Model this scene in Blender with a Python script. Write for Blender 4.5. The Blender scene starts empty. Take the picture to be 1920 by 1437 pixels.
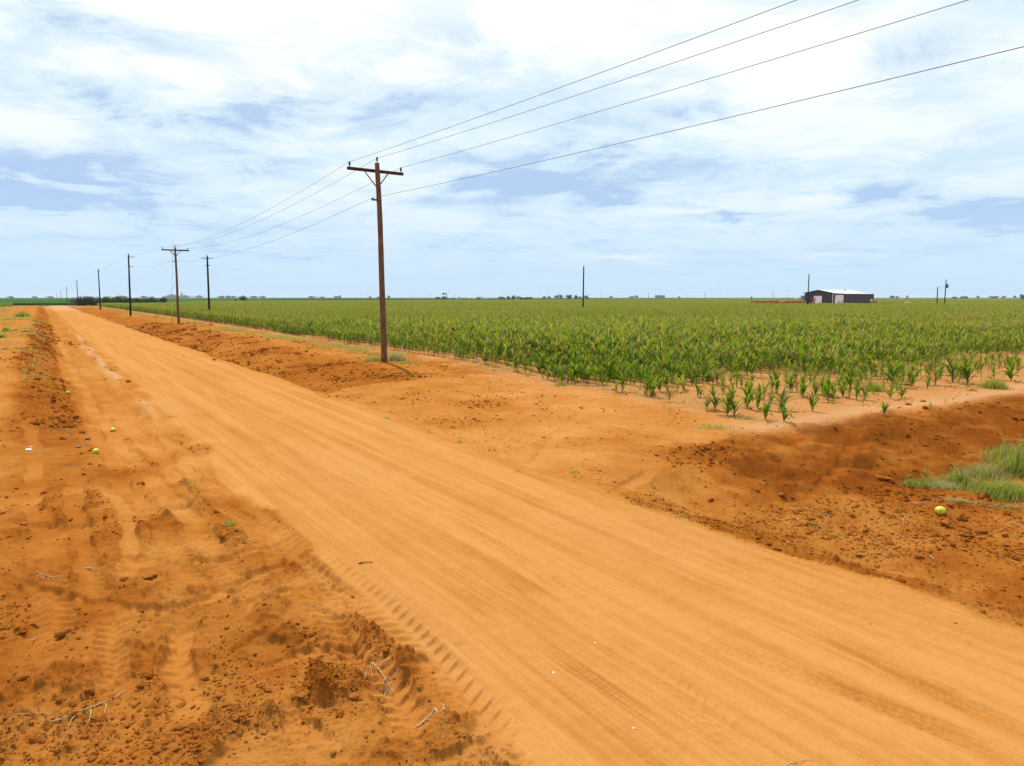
import bpy, bmesh, math, random
import numpy as np
from mathutils import Vector, Matrix, Euler
R = math.radians
scene = bpy.context.scene
C = scene.collection

# ------------------------------------------------------------------ camera
F = 1280.0; CAMH = 3.0; TH = math.atan(160.5 / 1280.0)
cT, sT = math.cos(TH), math.sin(TH)
cam_d = bpy.data.cameras.new('camera'); cam = bpy.data.objects.new('camera', cam_d); C.objects.link(cam)
cam_d.sensor_width = 36; cam_d.lens = 24.0; cam_d.clip_start = 0.1; cam_d.clip_end = 30000
cam.location = (0, 0, CAMH); cam.rotation_euler = (R(90) - TH, 0, 0)
scene.camera = cam

# ------------------------------------------------------------------ light
SUN_EL, SUN_AZ = 60.0, -24.0           # azimuth measured from +Y (ahead) towards +X
SUN_STRENGTH = 4.7
sd = bpy.data.lights.new('sun', 'SUN'); sun = bpy.data.objects.new('sun', sd); C.objects.link(sun)
sd.energy = SUN_STRENGTH; sd.angle = R(0.6); sd.color = (1.0, 0.965, 0.90)
_sv = Vector((math.sin(R(SUN_AZ)) * math.cos(R(SUN_EL)), math.cos(R(SUN_AZ)) * math.cos(R(SUN_EL)), math.sin(R(SUN_EL))))
sun.rotation_euler = _sv.to_track_quat('Z', 'Y').to_euler(); sun.location = (0, 0, 60)

world = bpy.data.worlds.new('World'); scene.world = world; world.use_nodes = True
def build_sky():
    nt = world.node_tree; N = nt.nodes; L = nt.links; N.clear()
    def n(t, **k):
        x = N.new(t)
        for a, b in k.items(): setattr(x, a, b)
        return x
    def link(sock, v):
        if isinstance(v, (int, float)): sock.default_value = v
        else: L.new(v, sock)
    def M(op, a, b=0.0, c=None, clamp=False):
        x = n('ShaderNodeMath', operation=op); x.use_clamp = clamp
        link(x.inputs[0], a); link(x.inputs[1], b)
        if c is not None: link(x.inputs[2], c)
        return x.outputs[0]
    def mr(v, a, b, lo=0.0, hi=1.0):
        x = n('ShaderNodeMapRange', interpolation_type='SMOOTHSTEP'); link(x.inputs[0], v)
        for i, q in enumerate((a, b, lo, hi)): x.inputs[i + 1].default_value = q
        return x.outputs[0]
    def mix(f, a, b):
        x = n('ShaderNodeMix', data_type='RGBA'); link(x.inputs[0], f)
        for s, v in ((x.inputs[6], a), (x.inputs[7], b)):
            if isinstance(v, tuple): s.default_value = (*v, 1)
            else: L.new(v, s)
        return x.outputs[2]
    tc = n('ShaderNodeTexCoord'); sep = n('ShaderNodeSeparateXYZ'); L.new(tc.outputs['Generated'], sep.inputs[0])
    dx, dy, dz = sep.outputs
    el = M('ARCSINE', dz); az = M('ARCTAN2', dx, dy)
    zc = M('ADD', M('MAXIMUM', dz, 0.0), 0.11)
    cv = n('ShaderNodeCombineXYZ'); L.new(M('DIVIDE', dx, zc), cv.inputs[0]); L.new(M('DIVIDE', dy, zc), cv.inputs[1])
    def noise(scale, det=6, rough=0.55, off=(0, 0, 0), dist=0.0):
        mp = n('ShaderNodeMapping'); L.new(cv.outputs[0], mp.inputs[0]); mp.inputs['Location'].default_value = off
        x = n('ShaderNodeTexNoise'); L.new(mp.outputs[0], x.inputs['Vector'])
        x.inputs['Scale'].default_value = scale; x.inputs['Detail'].default_value = det; x.inputs['Roughness'].default_value = rough
        x.inputs['Distortion'].default_value = dist
        return x.outputs[0]
    w1 = M('SUBTRACT', noise(1.9, 9, 0.66, (3, 1, 0)), 0.5); w2 = M('SUBTRACT', noise(1.9, 9, 0.66, (-7, 4, 2)), 0.5)
    nA = noise(0.75, 8, 0.58, (1.7, 0.4, 0), 0.3)        # broad cloud masses
    nB = noise(1.9, 10, 0.66, (5.2, 2.0, 0), 0.5)          # lumps
    azw = M('MULTIPLY_ADD', w1, 0.13, az); elw = M('MULTIPLY_ADD', w2, 0.060, el)
    def blobs(lst):
        acc = None
        for px, py, hw, hh, st in lst:
            a0 = math.atan2((px - 960) / F, cT - (py - 718.5) / F * sT)
            vx, vy = (px - 960) / F, -(py - 718.5) / F
            ln = math.sqrt(vx * vx + vy * vy + 1); e0 = math.asin((-sT + vy * cT) / ln)
            p = M('POWER', M('ABSOLUTE', M('DIVIDE', M('SUBTRACT', azw, a0), hw / F)), 2.0)
            q = M('POWER', M('ABSOLUTE', M('DIVIDE', M('SUBTRACT', elw, e0), hh / F)), 2.0)
            g = M('MULTIPLY', M('EXPONENT', M('MULTIPLY', M('ADD', p, q), -1.0)), st)
            acc = g if acc is None else M('ADD', acc, g)
        return acc
    dark = blobs([(230, 195, 120, 34, .85), (210, 45, 170, 36, .6), (500, 205, 85, 34, .9), (90, 325, 170, 34, .75),
                  (110, 380, 160, 22, .8), (870, 90, 140, 40, .45), (720, 205, 110, 36, .45), (1140, 288, 95, 24, 1.15),
                  (1310, 202, 70, 26, .95), (1020, 350, 110, 19, 1.1), (1335, 408, 100, 15, .95), (1640, 366, 70, 14, .85),
                  (1850, 396, 130, 22, 1.3), (1710, 100, 60, 25, .45), (850, 310, 120, 40, .35), (500, 470, 200, 14, .35), (880, 470, 150, 12, .3), (1200, 380, 90, 8, .4)])
    gaps = blobs([(1800, 298, 150, 9, 1.0), (1470, 334, 70, 5, 1.0), (500, 345, 60, 12, .6), (1590, 42, 45, 14, .5), (1000, 190, 120, 30, .5)])
    lit = blobs([(1520, 380, 36, 8, 1.), (1165, 482, 70, 8, 1.), (1310, 395, 60, 7, .7), (330, 140, 180, 22, .6), (1560, 480, 60, 6, .6), (700, 60, 500, 70, .5), (1480, 120, 260, 70, .5), (60, 240, 120, 30, .5)])
    sky = n('ShaderNodeTexSky', sky_type='NISHITA'); sky.sun_disc = False
    sky.sun_elevation = R(SUN_EL); sky.sun_rotation = R(SUN_AZ); sky.air_density = 1.3; sky.dust_density = 0.7; sky.ozone_density = 1.5
    skys = n('ShaderNodeVectorMath', operation='SCALE'); L.new(sky.outputs[0], skys.inputs[0]); skys.inputs['Scale'].default_value = 0.14
    # shade of the cloud base: noise everywhere + the individual dark bellies in view
    hi = mr(el, 0.02, 0.34)                               # low clouds are seen more edge-on and through more air
    sh = M('ADD', M('MULTIPLY', mr(nA, 0.42, 0.64), 0.60), M('MULTIPLY', mr(nB, 0.40, 0.66), 0.58))
    sh = M('ADD', M('MULTIPLY', sh, 0.70), M('MULTIPLY', dark, M('ADD', 0.32, M('MULTIPLY', mr(nB, 0.28, 0.66), 0.85))))
    sh = M('SUBTRACT', sh, M('MULTIPLY', lit, 0.55), clamp=True)
    white = mix(hi, (0.77, 0.915, 1.0), (1.04, 1.08, 1.09))
    belly = mix(hi, (0.45, 0.63, 0.92), (0.49, 0.655, 0.90))
    thin = mix(hi, (0.66, 0.845, 1.0), (0.745, 0.905, 1.0))
    cl = mix(mr(sh, 0.40, 1.0), mix(mr(sh, 0.0, 0.5), white, thin), belly)
    low = mix(mr(el, -0.02, 0.15), (0.585, 0.785, 0.985), cl)  # thick low veil at the horizon
    low = mix(M('MULTIPLY', M('MULTIPLY', lit, mr(el, 0.01, 0.06)), 0.5, clamp=True), low, (0.97, 0.98, 1.0))
    cover = M('SUBTRACT', 1.0, M('MULTIPLY', M('ADD', M('MULTIPLY', gaps, 0.40), M('MULTIPLY', mr(nB, 0.38, 0.24), 0.15)), 1.0, clamp=True))
    fin = mix(cover, skys.outputs[0], low)
    bg = n('ShaderNodeBackground'); L.new(fin, bg.inputs[0]); bg.inputs[1].default_value = 1.0
    out = n('ShaderNodeOutputWorld'); L.new(bg.outputs[0], out.inputs[0])
build_sky()
vs = scene.view_settings
vs.view_transform = 'Standard'; vs.look = 'None'; vs.exposure = 0.0; vs.gamma = 1.0; vs.use_curve_mapping = False
scene.render.engine = 'CYCLES'

# ------------------------------------------------------------------ helpers
def tag(o, label=None, cat=None, group=None, kind=None):
    if label: o['label'] = label
    if cat: o['category'] = cat
    if group: o['group'] = group
    if kind: o['kind'] = kind
    return o
def empty(name, loc, rz=0.0, sc=1.0):
    o = bpy.data.objects.new(name, None); C.objects.link(o); o.location = loc; o.rotation_euler = (0, 0, rz); o.scale = (sc,) * 3
    o.empty_display_size = 0.2
    return o
def mesh_obj(name, me, parent=None):
    o = bpy.data.objects.new(name, me); C.objects.link(o)
    if parent: o.parent = parent
    return o
class MB:
    """collects verts/faces for one mesh"""
    def __init__(s): s.v = []; s.f = []
    def box(s, lo, hi, mat=None):
        b = len(s.v); P = [(x, y, z) for z in (lo[2], hi[2]) for y in (lo[1], hi[1]) for x in (lo[0], hi[0])]
        if mat is not None: P = [tuple(mat @ Vector(p)) for p in P]
        s.v += P
        s.f += [tuple(b + i for i in q) for q in ((0, 2, 3, 1), (4, 5, 7, 6), (0, 1, 5, 4), (2, 6, 7, 3), (0, 4, 6, 2), (1, 3, 7, 5))]
        return s
    def bar(s, a, b, w, h):
        a, b = Vector(a), Vector(b); d = b - a; q = d.to_track_quat('X', 'Z').to_matrix().to_4x4()
        return s.box((0, -w / 2, -h / 2), (d.length, w / 2, h / 2), Matrix.Translation(a) @ q)
    def tube(s, pts, rad, seg=8, cap=True):
        pts = [Vector(p) for p in pts]; b = len(s.v); n = len(pts)
        if not hasattr(rad, '__len__'): rad = [rad] * n
        for i, p in enumerate(pts):
            d = (pts[min(i + 1, n - 1)] - pts[max(i - 1, 0)]).normalized()
            x = d.cross(Vector((0.31, 0.95, 0.07))); x.normalize(); y = d.cross(x)
            for k in range(seg):
                a = 2 * math.pi * k / seg
                s.v.append(tuple(p + (x * math.cos(a) + y * math.sin(a)) * rad[i]))
        for i in range(n - 1):
            for k in range(seg):
                k2 = (k + 1) % seg
                s.f.append((b + i * seg + k, b + i * seg + k2, b + (i + 1) * seg + k2, b + (i + 1) * seg + k))
        if cap:
            s.f.append(tuple(b + k for k in reversed(range(seg)))); s.f.append(tuple(b + (n - 1) * seg + k for k in range(seg)))
        return s
    def prism(s, poly, y0, y1):          # polygon in x,z extruded in y
        b = len(s.v); n = len(poly)
        s.v += [(x, y0, z) for x, z in poly] + [(x, y1, z) for x, z in poly]
        s.f += [tuple(b + i for i in range(n)), tuple(b + n + i for i in reversed(range(n)))]
        s.f += [(b + i, b + n + i, b + n + (i + 1) % n, b + (i + 1) % n) for i in range(n)]
        return s
    def mesh(s, name, mat, smooth=False):
        me = bpy.data.meshes.new(name); me.from_pydata(s.v, [], s.f)
        bm = bmesh.new(); bm.from_mesh(me); bmesh.ops.recalc_face_normals(bm, faces=bm.faces); bm.to_mesh(me); bm.free()
        if smooth: me.polygons.foreach_set('use_smooth', [True] * len(me.polygons))
        if mat: me.materials.append(mat)
        return me
    def build(s, name, mat, parent=None, smooth=False): return mesh_obj(name, s.mesh(name, mat, smooth), parent)

def np_mesh(name, verts, faces, mat, smooth=True, attrs=None):
    """verts (n,3) faces (m,k) equal sized"""
    me = bpy.data.meshes.new(name); n = len(verts); m, k = faces.shape
    me.vertices.add(n); me.vertices.foreach_set('co', np.ascontiguousarray(verts, dtype=np.float32).ravel())
    me.loops.add(m * k); me.loops.foreach_set('vertex_index', np.ascontiguousarray(faces, dtype=np.int32).ravel())
    me.polygons.add(m); me.polygons.foreach_set('loop_start', np.arange(0, m * k, k, dtype=np.int32))
    me.polygons.foreach_set('use_smooth', np.full(m, smooth))
    for a, val in (attrs or {}).items():
        at = me.attributes.new(a, 'FLOAT', 'POINT'); at.data.foreach_set('value', np.ascontiguousarray(val, dtype=np.float32))
    me.update(calc_edges=True); me.validate()
    if mat: me.materials.append(mat)
    return me

def new_mat(name, color=(0.5, 0.5, 0.5), rough=0.8, spec=0.3, metal=0.0):
    m = bpy.data.materials.new(name); m.use_nodes = True
    p = m.node_tree.nodes['Principled BSDF']
    p.inputs['Base Color'].default_value = (*color, 1); p.inputs['Roughness'].default_value = rough
    p.inputs['Specular IOR Level'].default_value = spec; p.inputs['Metallic'].default_value = metal
    return m, m.node_tree, p
def noise_col(m, nt, p, c1, c2, scale, det=4, coord='Object', stretch=(1, 1, 1), lo=0.35, hi=0.65, bump=0.0, bdist=0.01):
    tc = nt.nodes.new('ShaderNodeTexCoord'); mp = nt.nodes.new('ShaderNodeMapping'); mp.inputs['Scale'].default_value = stretch
    nt.links.new(tc.outputs[coord], mp.inputs[0])
    no = nt.nodes.new('ShaderNodeTexNoise'); no.inputs['Scale'].default_value = scale; no.inputs['Detail'].default_value = det
    nt.links.new(mp.outputs[0], no.inputs['Vector'])
    cr = nt.nodes.new('ShaderNodeValToRGB'); cr.color_ramp.elements[0].position = lo; cr.color_ramp.elements[1].position = hi
    cr.color_ramp.elements[0].color = (*c1, 1); cr.color_ramp.elements[1].color = (*c2, 1)
    nt.links.new(no.outputs[0], cr.inputs[0]); nt.links.new(cr.outputs[0], p.inputs['Base Color'])
    if bump:
        b = nt.nodes.new('ShaderNodeBump'); b.inputs['Strength'].default_value = bump; b.inputs['Distance'].default_value = bdist
        nt.links.new(no.outputs[0], b.inputs['Height']); nt.links.new(b.outputs[0], p.inputs['Normal'])
    return no, cr
def simple(name, c1, c2=None, scale=3.0, rough=0.8, spec=0.3, stretch=(1, 1, 1), bump=0.0, bdist=0.01, metal=0.0):
    m, nt, p = new_mat(name, c1, rough, spec, metal)
    noise_col(m, nt, p, c1, c2 or tuple(x * 0.7 for x in c1), scale, 5, 'Object', stretch, bump=bump, bdist=bdist)
    return m
def leafy(name, c1, c2, scale=1.5, trans=0.35, tcol=(0.25, 0.35, 0.03), rough=0.5, attr=None, dry=(0.42, 0.34, 0.16)):
    m, nt, p = new_mat(name, c1, rough, 0.35)
    no, cr = noise_col(m, nt, p, c1, c2, scale, 3, 'Object')
    col = cr.outputs[0]
    oi = nt.nodes.new('ShaderNodeObjectInfo')
    hs = nt.nodes.new('ShaderNodeHueSaturation'); nt.links.new(col, hs.inputs['Color'])
    mr = nt.nodes.new('ShaderNodeMapRange'); mr.inputs[3].default_value = 0.78; mr.inputs[4].default_value = 1.25
    nt.links.new(oi.outputs['Random'], mr.inputs[0]); nt.links.new(mr.outputs[0], hs.inputs['Value'])
    col = hs.outputs[0]
    if attr:
        at = nt.nodes.new('ShaderNodeAttribute'); at.attribute_name = attr
        mx = nt.nodes.new('ShaderNodeMix'); mx.data_type = 'RGBA'; nt.links.new(at.outputs['Fac'], mx.inputs[0])
        nt.links.new(col, mx.inputs[6]); mx.inputs[7].default_value = (*dry, 1); col = mx.outputs[2]
    nt.links.new(col, p.inputs['Base Color'])
    tr = nt.nodes.new('ShaderNodeBsdfTranslucent'); tr.inputs[0].default_value = (*tcol, 1)
    if attr:
        mx2 = nt.nodes.new('ShaderNodeMix'); mx2.data_type = 'RGBA'; nt.links.new(at.outputs['Fac'], mx2.inputs[0])
        mx2.inputs[6].default_value = (*tcol, 1); mx2.inputs[7].default_value = (*dry, 1); nt.links.new(mx2.outputs[2], tr.inputs[0])
    ms = nt.nodes.new('ShaderNodeMixShader'); ms.inputs[0].default_value = trans
    nt.links.new(p.outputs[0], ms.inputs[1]); nt.links.new(tr.outputs[0], ms.inputs[2])
    nt.links.new(ms.outputs[0], nt.nodes['Material Output'].inputs['Surface'])
    return m

# ------------------------------------------------------------------ noise, terrain
def _hash(ix, iy, seed):
    h = (ix.astype(np.int64) * 374761393 + iy.astype(np.int64) * 668265263 + seed * 974711) & 0xffffffff
    h = ((h ^ (h >> 13)) * 1274126177) & 0xffffffff
    return ((h ^ (h >> 16)) & 0xffff).astype(np.float32) / 65535.0
def pn(x, y, seed=0):                    # value noise -1..1
    fx, fy = np.floor(x), np.floor(y); ix, iy = fx.astype(np.int64), fy.astype(np.int64)
    tx, ty = (x - fx), (y - fy); tx = tx * tx * tx * (tx * (tx * 6 - 15) + 10); ty = ty * ty * ty * (ty * (ty * 6 - 15) + 10)
    a = _hash(ix, iy, seed); b = _hash(ix + 1, iy, seed); c = _hash(ix, iy + 1, seed); d = _hash(ix + 1, iy + 1, seed)
    return ((a * (1 - tx) + b * tx) * (1 - ty) + (c * (1 - tx) + d * tx) * ty) * 2 - 1
def fbm(x, y, seed, octv=4, gain=0.5):
    s = 0; a = 1.0; c, q = 0.8, 0.6
    for i in range(octv):
        s = s + a * pn(x, y, seed + i * 17); x, y = (x * c - y * q) * 2.03 + 5.3, (x * q + y * c) * 2.03 - 2.1; a *= gain
    return s
def ss(a, b, x):
    t = np.clip((x - a) / (b - a), 0, 1); return t * t * (3 - 2 * t)
def to_uv(x, y): return -0.565 * x + 0.825 * y, 0.825 * x + 0.565 * y
def to_xy(u, v): return -0.565 * u + 0.825 * v, 0.825 * u + 0.565 * v
def unpx(px, py, z=0.0):
    x = (px - 960) / F; y = -(py - 718.5) / F; d = (x, cT + y * sT, -sT + y * cT); t = (z - CAMH) / d[2]
    return d[0] * t, d[1] * t
def z_at(py, Y):
    y = -(py - 718.5) / F; return CAMH + Y * (-sT + y * cT) / (cT + y * sT)
def x_at(px, Y, z): return (px - 960) / F * (Y * cT - (z - CAMH) * sT)

# wheel tracks: ground polylines, width, depth, tread, dustiness, pitch
TR = []
def track(px, width, depth, tread, dust=1.0, pitch=0.16, lug=0.02, par=None):
    P = np.array([unpx(*p) for p in px])
    TR.append((P, width, depth, tread, dust, pitch, lug))
    if par:
        d = np.gradient(P, axis=0); d /= np.linalg.norm(d, axis=1)[:, None]
        TR.append((P + np.stack([d[:, 1], -d[:, 0]], 1) * par, width, depth, tread, dust, pitch, lug))
# along the road
track([(215, 770), (300, 855), (420, 930), (520, 1000), (640, 1075), (760, 1175), (860, 1290), (960, 1437)], .40, .018, 'lug', .85, .15, .017)
track([(480, 900), (690, 1015), (840, 1105), (1000, 1205), (1240, 1372), (1340, 1450)], .18, .012, 'rib', .85, .045, .008)
track([(430, 830), (600, 915), (770, 985), (920, 1062), (1060, 1160), (1250, 1300)], .26, .012, 'rib', .8, .06, .008)
track([(640, 890), (880, 1000), (1000, 1072), (1100, 1150), (1180, 1215)], .24, .015, 'lug', .75, .10, .012)
track([(1180, 1225), (1255, 1285), (1330, 1345), (1430, 1450)], .26, .013, 'lug', .8, .10, .014)
track([(700, 800), (960, 925), (1300, 1092), (1600, 1222), (1920, 1392), (2000, 1435)], .24, .02, 'rib', .7, .08, .006)
track([(760, 780), (1050, 920), (1400, 1070), (1700, 1190), (1960, 1310)], .20, .012, 'rib', .75, .07, .008)
track([(1200, 1160), (1450, 1260), (1640, 1330), (1940, 1450)], .26, .014, 'rib', .8, .06, .011)
track([(1320, 1200), (1600, 1310), (1900, 1440)], .22, .010, 'lug', .8, .09, .010)
track([(240, 700), (420, 800), (560, 870), (700, 940)], .24, .018, 'rib', .75, .09, .006)
track([(150, 650), (250, 760), (330, 830), (470, 930)], .22, .016, 'rib', .8, .08, .006)
track([(330, 690), (520, 780), (760, 890), (1000, 1000)], .24, .013, 'rib', .75, .08, .008)
LINES = [(3.0, .2, .008), (3.35, .16, .006), (3.9, .22, .010), (4.35, .14, .006), (4.75, .2, .008), (5.3, .22, .010), (5.75, .16, .007), (6.2, .2, .010), (6.55, .14, .007)]
# the left shoulder
track([(112, 640), (150, 720), (190, 790), (255, 870), (300, 915), (370, 975)], .42, .05, 'lug', .9, .15, .022)
track([(100, 640), (140, 740), (175, 800), (215, 880), (240, 950)], .34, .04, 'lug', .65, .16, .016)
# crossing tracks on the disturbed soil, lower left
track([(-40, 1085), (120, 1115), (230, 1145), (330, 1140), (470, 1085), (640, 1010)], .20, .05, 'lug', .72, .2, .012)
track([(-60, 985), (150, 985), (250, 965), (330, 940), (470, 930)], .26, .05, 'lug', .72, .2, .012)
track([(160, 1020), (260, 1052), (360, 1058), (480, 1025), (590, 1000)], .24, .055, 'lug', .72, .2, .014)
track([(370, 1155), (450, 1128), (540, 1110), (640, 1085)], .20, .06, 'lug', .72, .16, .018)
track([(430, 1270), (520, 1235), (620, 1215), (740, 1190)], .20, .065, 'lug', .72, .16, .018)
track([(215, 1115), (205, 1200), (215, 1300), (240, 1437)], .30, .04, 'lug', .75, .13, .024)
track([(325, 1130), (330, 1210), (350, 1320), (400, 1450)], .26, .055, 'lug', .72, .2, .014)
track([(560, 1080), (650, 1190), (740, 1300), (840, 1450)], .36, .05, 'lug', .8, .15, .028)
track([(480, 1270), (560, 1350), (620, 1450)], .22, .05, 'lug', .85, .15, .016)
track([(180, 900), (235, 940), (250, 1000), (225, 1110)], .26, .04, 'lug', .9, .15, .016)
track([(390, 930), (500, 1000), (600, 1075), (680, 1150)], .30, .04, 'lug', .8, .16, .022)
for v_, w_, u0_, u1_, d_ in ((1.62, .34, 5.5, 46, .7), (.95, .36, 7.0, 46, .6), (.30, .30, 6.0, 15, .6), (-.25, .34, 6.5, 20, .65), (2.0, .26, 4.5, 22, .6)):
    TR.append((np.array([to_xy(u_, v_ + .12 * math.sin(u_ * .35 + v_ * 5) + .06 * math.sin(u_ * .9 + v_)) for u_ in np.arange(u0_, u1_, 1.3)]), w_, .035, 'lug', d_, .15, .020))
# turn-out and basin on the right
track([(965, 905), (1010, 860), (1060, 800), (1120, 750)], .30, .03, 'lug', 1.0, .16, .012)
track([(1130, 945), (1170, 900), (1230, 860)], .24, .03, 'lug', .9, .16, .012)
track([(820, 800), (1000, 840), (1200, 850), (1400, 880)], .30, .025, 'lug', .8, .16, .012)
track([(1520, 880), (1560, 850), (1590, 825), (1605, 800), (1610, 775)], .24, .015, 'lug', .35, .16, .012)
# dug blocks of clay thrown up between the tracks (ground centre, half sizes, height)
BLK = [((500, 1175), .40, .22, .085), ((545, 1050), .26, .2, .06), ((385, 1105), .22, .3, .06), ((430, 1000), .3, .2, .05),
       ((700, 1275), .2, .45, .08), ((490, 1350), .24, .5, .085), ((820, 1390), .2, .4, .06), ((300, 985), .3, .3, .06), ((130, 930), .6, .4, .07)]

def ground(x, y):
    x = np.asarray(x, dtype=np.float64); y = np.asarray(y, dtype=np.float64)
    u, v = to_uv(x, y); r = np.hypot(x, y)
    wob = pn(u * 0.55, v * 0.55, 3) * 0.14 + pn(u * 2.1, v * 2.1, 4) * 0.06
    vw = v + wob * np.clip(r / 8, 0.6, 1.6)
    uw = u + wob * 1.5
    fade = lambda wl: 1 - ss(0.6, 1.4, r * r / 3840.0 * 3.2 / wl)     # drop what the sheet cannot carry
    road = ss(2.25, 2.6, vw) * (1 - ss(6.95, 7.2, vw))
    road = np.where(u > 330, 0, road)
    near = 1 - ss(13, 18, uw)
    z = np.zeros_like(x); soil = np.full_like(x, 0.55); rough = np.full_like(x, 0.5); pale = np.zeros_like(x)
    z += 0.05 * road * (1 - ((v - 4.8) / 2.6) ** 2).clip(0)
    # ---- left side
    L = 1 - ss(2.3, 2.6, vw)
    berm = (1 - ss(-0.9, 0.75, vw)) * ss(13, 24, uw) * (1 - ss(230, 300, u))
    z += 0.58 * berm * (1 + 0.25 * pn(u * 0.18, v * 0.2, 8))
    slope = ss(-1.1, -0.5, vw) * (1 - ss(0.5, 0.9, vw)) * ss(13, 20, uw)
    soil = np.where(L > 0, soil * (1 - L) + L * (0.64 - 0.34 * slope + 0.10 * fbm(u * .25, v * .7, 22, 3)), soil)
    nl = L * near
    soil = soil * (1 - nl) + nl * (0.50 + 0.24 * fbm(u * 0.9, v * 0.9, 21, 3))
    rough = rough * (1 - L) + L * (0.45 + 0.75 * slope + 0.45 * near)
    z -= 0.05 * L * ss(0.6, 1.0, vw) * (1 - ss(1.7, 2.1, vw)) * ss(10, 15, u)
    ridge = np.exp(-((v - 2.05 - 0.15 * pn(u * .3, u * 0, 31)) / 0.16) ** 2) * ss(11, 15, u) * (1 - ss(120, 160, u))
    z += 0.07 * ridge * (0.6 + 0.5 * pn(u * 0.8, v, 32)); soil += 0.15 * ridge
    pale += 0.75 * ridge * ss(17, 24, u) * (1 - ss(60, 80, u)) * ss(-0.35, 0.35, pn(u * 0.33, v * 0.3, 33))
    rut = np.exp(-((v - 2.62 - 0.1 * pn(u * .25, u * 0, 35)) / 0.12) ** 2) * ss(12, 17, u) * (1 - ss(70, 120, u))
    z -= 0.03 * rut; soil -= 0.22 * rut
    # ---- right side: bank, turn-out, basin, turn row, field
    Rr = ss(6.95, 7.2, vw)
    bank = Rr * ss(18, 25, uw)
    z += 0.30 * bank * ss(7.3, 10.6, vw) * (1 - ss(200, 300, u))
    z -= 0.10 * bank * np.exp(-((v - 7.5) / 0.35) ** 2)
    bface = bank * (1 - ss(10.0, 11.5, vw))
    turn = Rr * (1 - ss(18, 25, uw))
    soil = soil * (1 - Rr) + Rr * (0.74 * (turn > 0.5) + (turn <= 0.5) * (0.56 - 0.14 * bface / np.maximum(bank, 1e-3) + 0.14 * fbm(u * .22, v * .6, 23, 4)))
    rough = rough * (1 - Rr) + Rr * (0.62 + 0.45 * bface)
    soil += Rr * turn * 0.16 * fbm(u * 0.5, v * 0.5, 41, 3)
    bas = ss(7.0, 9.2, vw) * (1 - ss(6.2, 9.4, uw + 0.05 * (v - 14)))
    zb = -0.62 * bas
    z += zb + 0.12 * bas * fbm(u * 0.6, v * 0.6, 44, 3)
    fine = 0.26 * fbm(u * 2.6, v * 2.6, 46, 3)
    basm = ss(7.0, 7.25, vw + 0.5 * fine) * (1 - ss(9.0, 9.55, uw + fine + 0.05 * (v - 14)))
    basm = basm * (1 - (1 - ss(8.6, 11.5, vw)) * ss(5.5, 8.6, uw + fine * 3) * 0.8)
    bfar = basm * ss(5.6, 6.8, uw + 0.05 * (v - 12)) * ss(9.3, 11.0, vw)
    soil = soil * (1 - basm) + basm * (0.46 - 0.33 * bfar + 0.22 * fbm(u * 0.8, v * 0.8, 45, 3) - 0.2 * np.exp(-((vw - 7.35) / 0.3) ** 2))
    rough = rough * (1 - basm) + basm * 1.0
    trow = Rr * ss(8.7, 9.5, uw + 0.05 * (v - 14)) * (1 - ss(10.2, 11.2, uw)) * ss(11.8, 13.5, vw)
    fld = np.maximum(ss(13.4, 14.8, vw + 4 * fine) * ss(9.0, 9.6, uw + fine), trow)
    soil = soil * (1 - fld) + fld * 0.62; pale = pale * (1 - fld) + fld * (0.34 + 0.3 * trow * ss(9.0, 9.6, uw + 0.05 * (v - 14)) * (1 - ss(9.8, 10.4, uw + 0.05 * (v - 14))))
    rough = rough * (1 - fld) + fld * 0.60
    # ---- the road itself
    streak = fbm(v * 4.5 + 0.3 * pn(u * 0.05, v, 52), u * 0.10, 51, 3)
    soil = soil * (1 - road) + road * (0.90 + 0.10 * streak)
    rough = rough * (1 - road) + road * 0.05
    z += road * 0.008 * streak * fade(0.5)
    shoulder = road * (ss(6.2, 6.9, vw))
    rough += 0.22 * shoulder; soil -= 0.06 * shoulder
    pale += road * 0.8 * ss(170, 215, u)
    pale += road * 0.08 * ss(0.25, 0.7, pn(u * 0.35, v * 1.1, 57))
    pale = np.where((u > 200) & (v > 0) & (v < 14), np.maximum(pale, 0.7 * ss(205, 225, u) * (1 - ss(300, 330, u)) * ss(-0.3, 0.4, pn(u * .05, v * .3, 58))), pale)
    # ---- thrown-up blocks
    for (px, py), hu, hv, hh in BLK:
        bx, by = unpx(px, py); bu, bv = to_uv(bx, by); m = (abs(u - bu) < 1.5) & (abs(v - bv) < 1.5)
        if not np.any(m): continue
        du = abs(u[m] - bu) / hu + 0.9 * fbm(u[m] * 2.4, v[m] * 2.4, 61, 3); dv = abs(v[m] - bv) / hv + 0.9 * fbm(u[m] * 2.4, v[m] * 2.4, 62, 3)
        k = (1 - ss(0.6, 1.2, du)) * (1 - ss(0.6, 1.2, dv))
        z[m] += hh * k * (0.7 + 0.5 * pn(u[m] * 5, v[m] * 5, 63)); soil[m] -= 0.20 * k; rough[m] += 0.6 * k
    # ---- wheel tracks
    dustm = np.zeros_like(x)
    for P, w, dep, tread, dust, pitch, lug in TR:
        lo = P.min(0) - w * 1.5; hi = P.max(0) + w * 1.5
        m = (x > lo[0]) & (x < hi[0]) & (y > lo[1]) & (y < hi[1])
        if not np.any(m): continue
        xm, ym = x[m], y[m]; best = np.full(xm.shape, 1e9); sb = np.zeros(xm.shape); acc = 0.0
        # smooth the polyline
        tt = np.linspace(0, len(P) - 1, len(P) * 4)
        Q = np.stack([np.interp(tt, np.arange(len(P)), P[:, 0]), np.interp(tt, np.arange(len(P)), P[:, 1])], 1)
        for _ in range(3): Q[1:-1] = 0.25 * Q[:-2] + 0.5 * Q[1:-1] + 0.25 * Q[2:]
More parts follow.
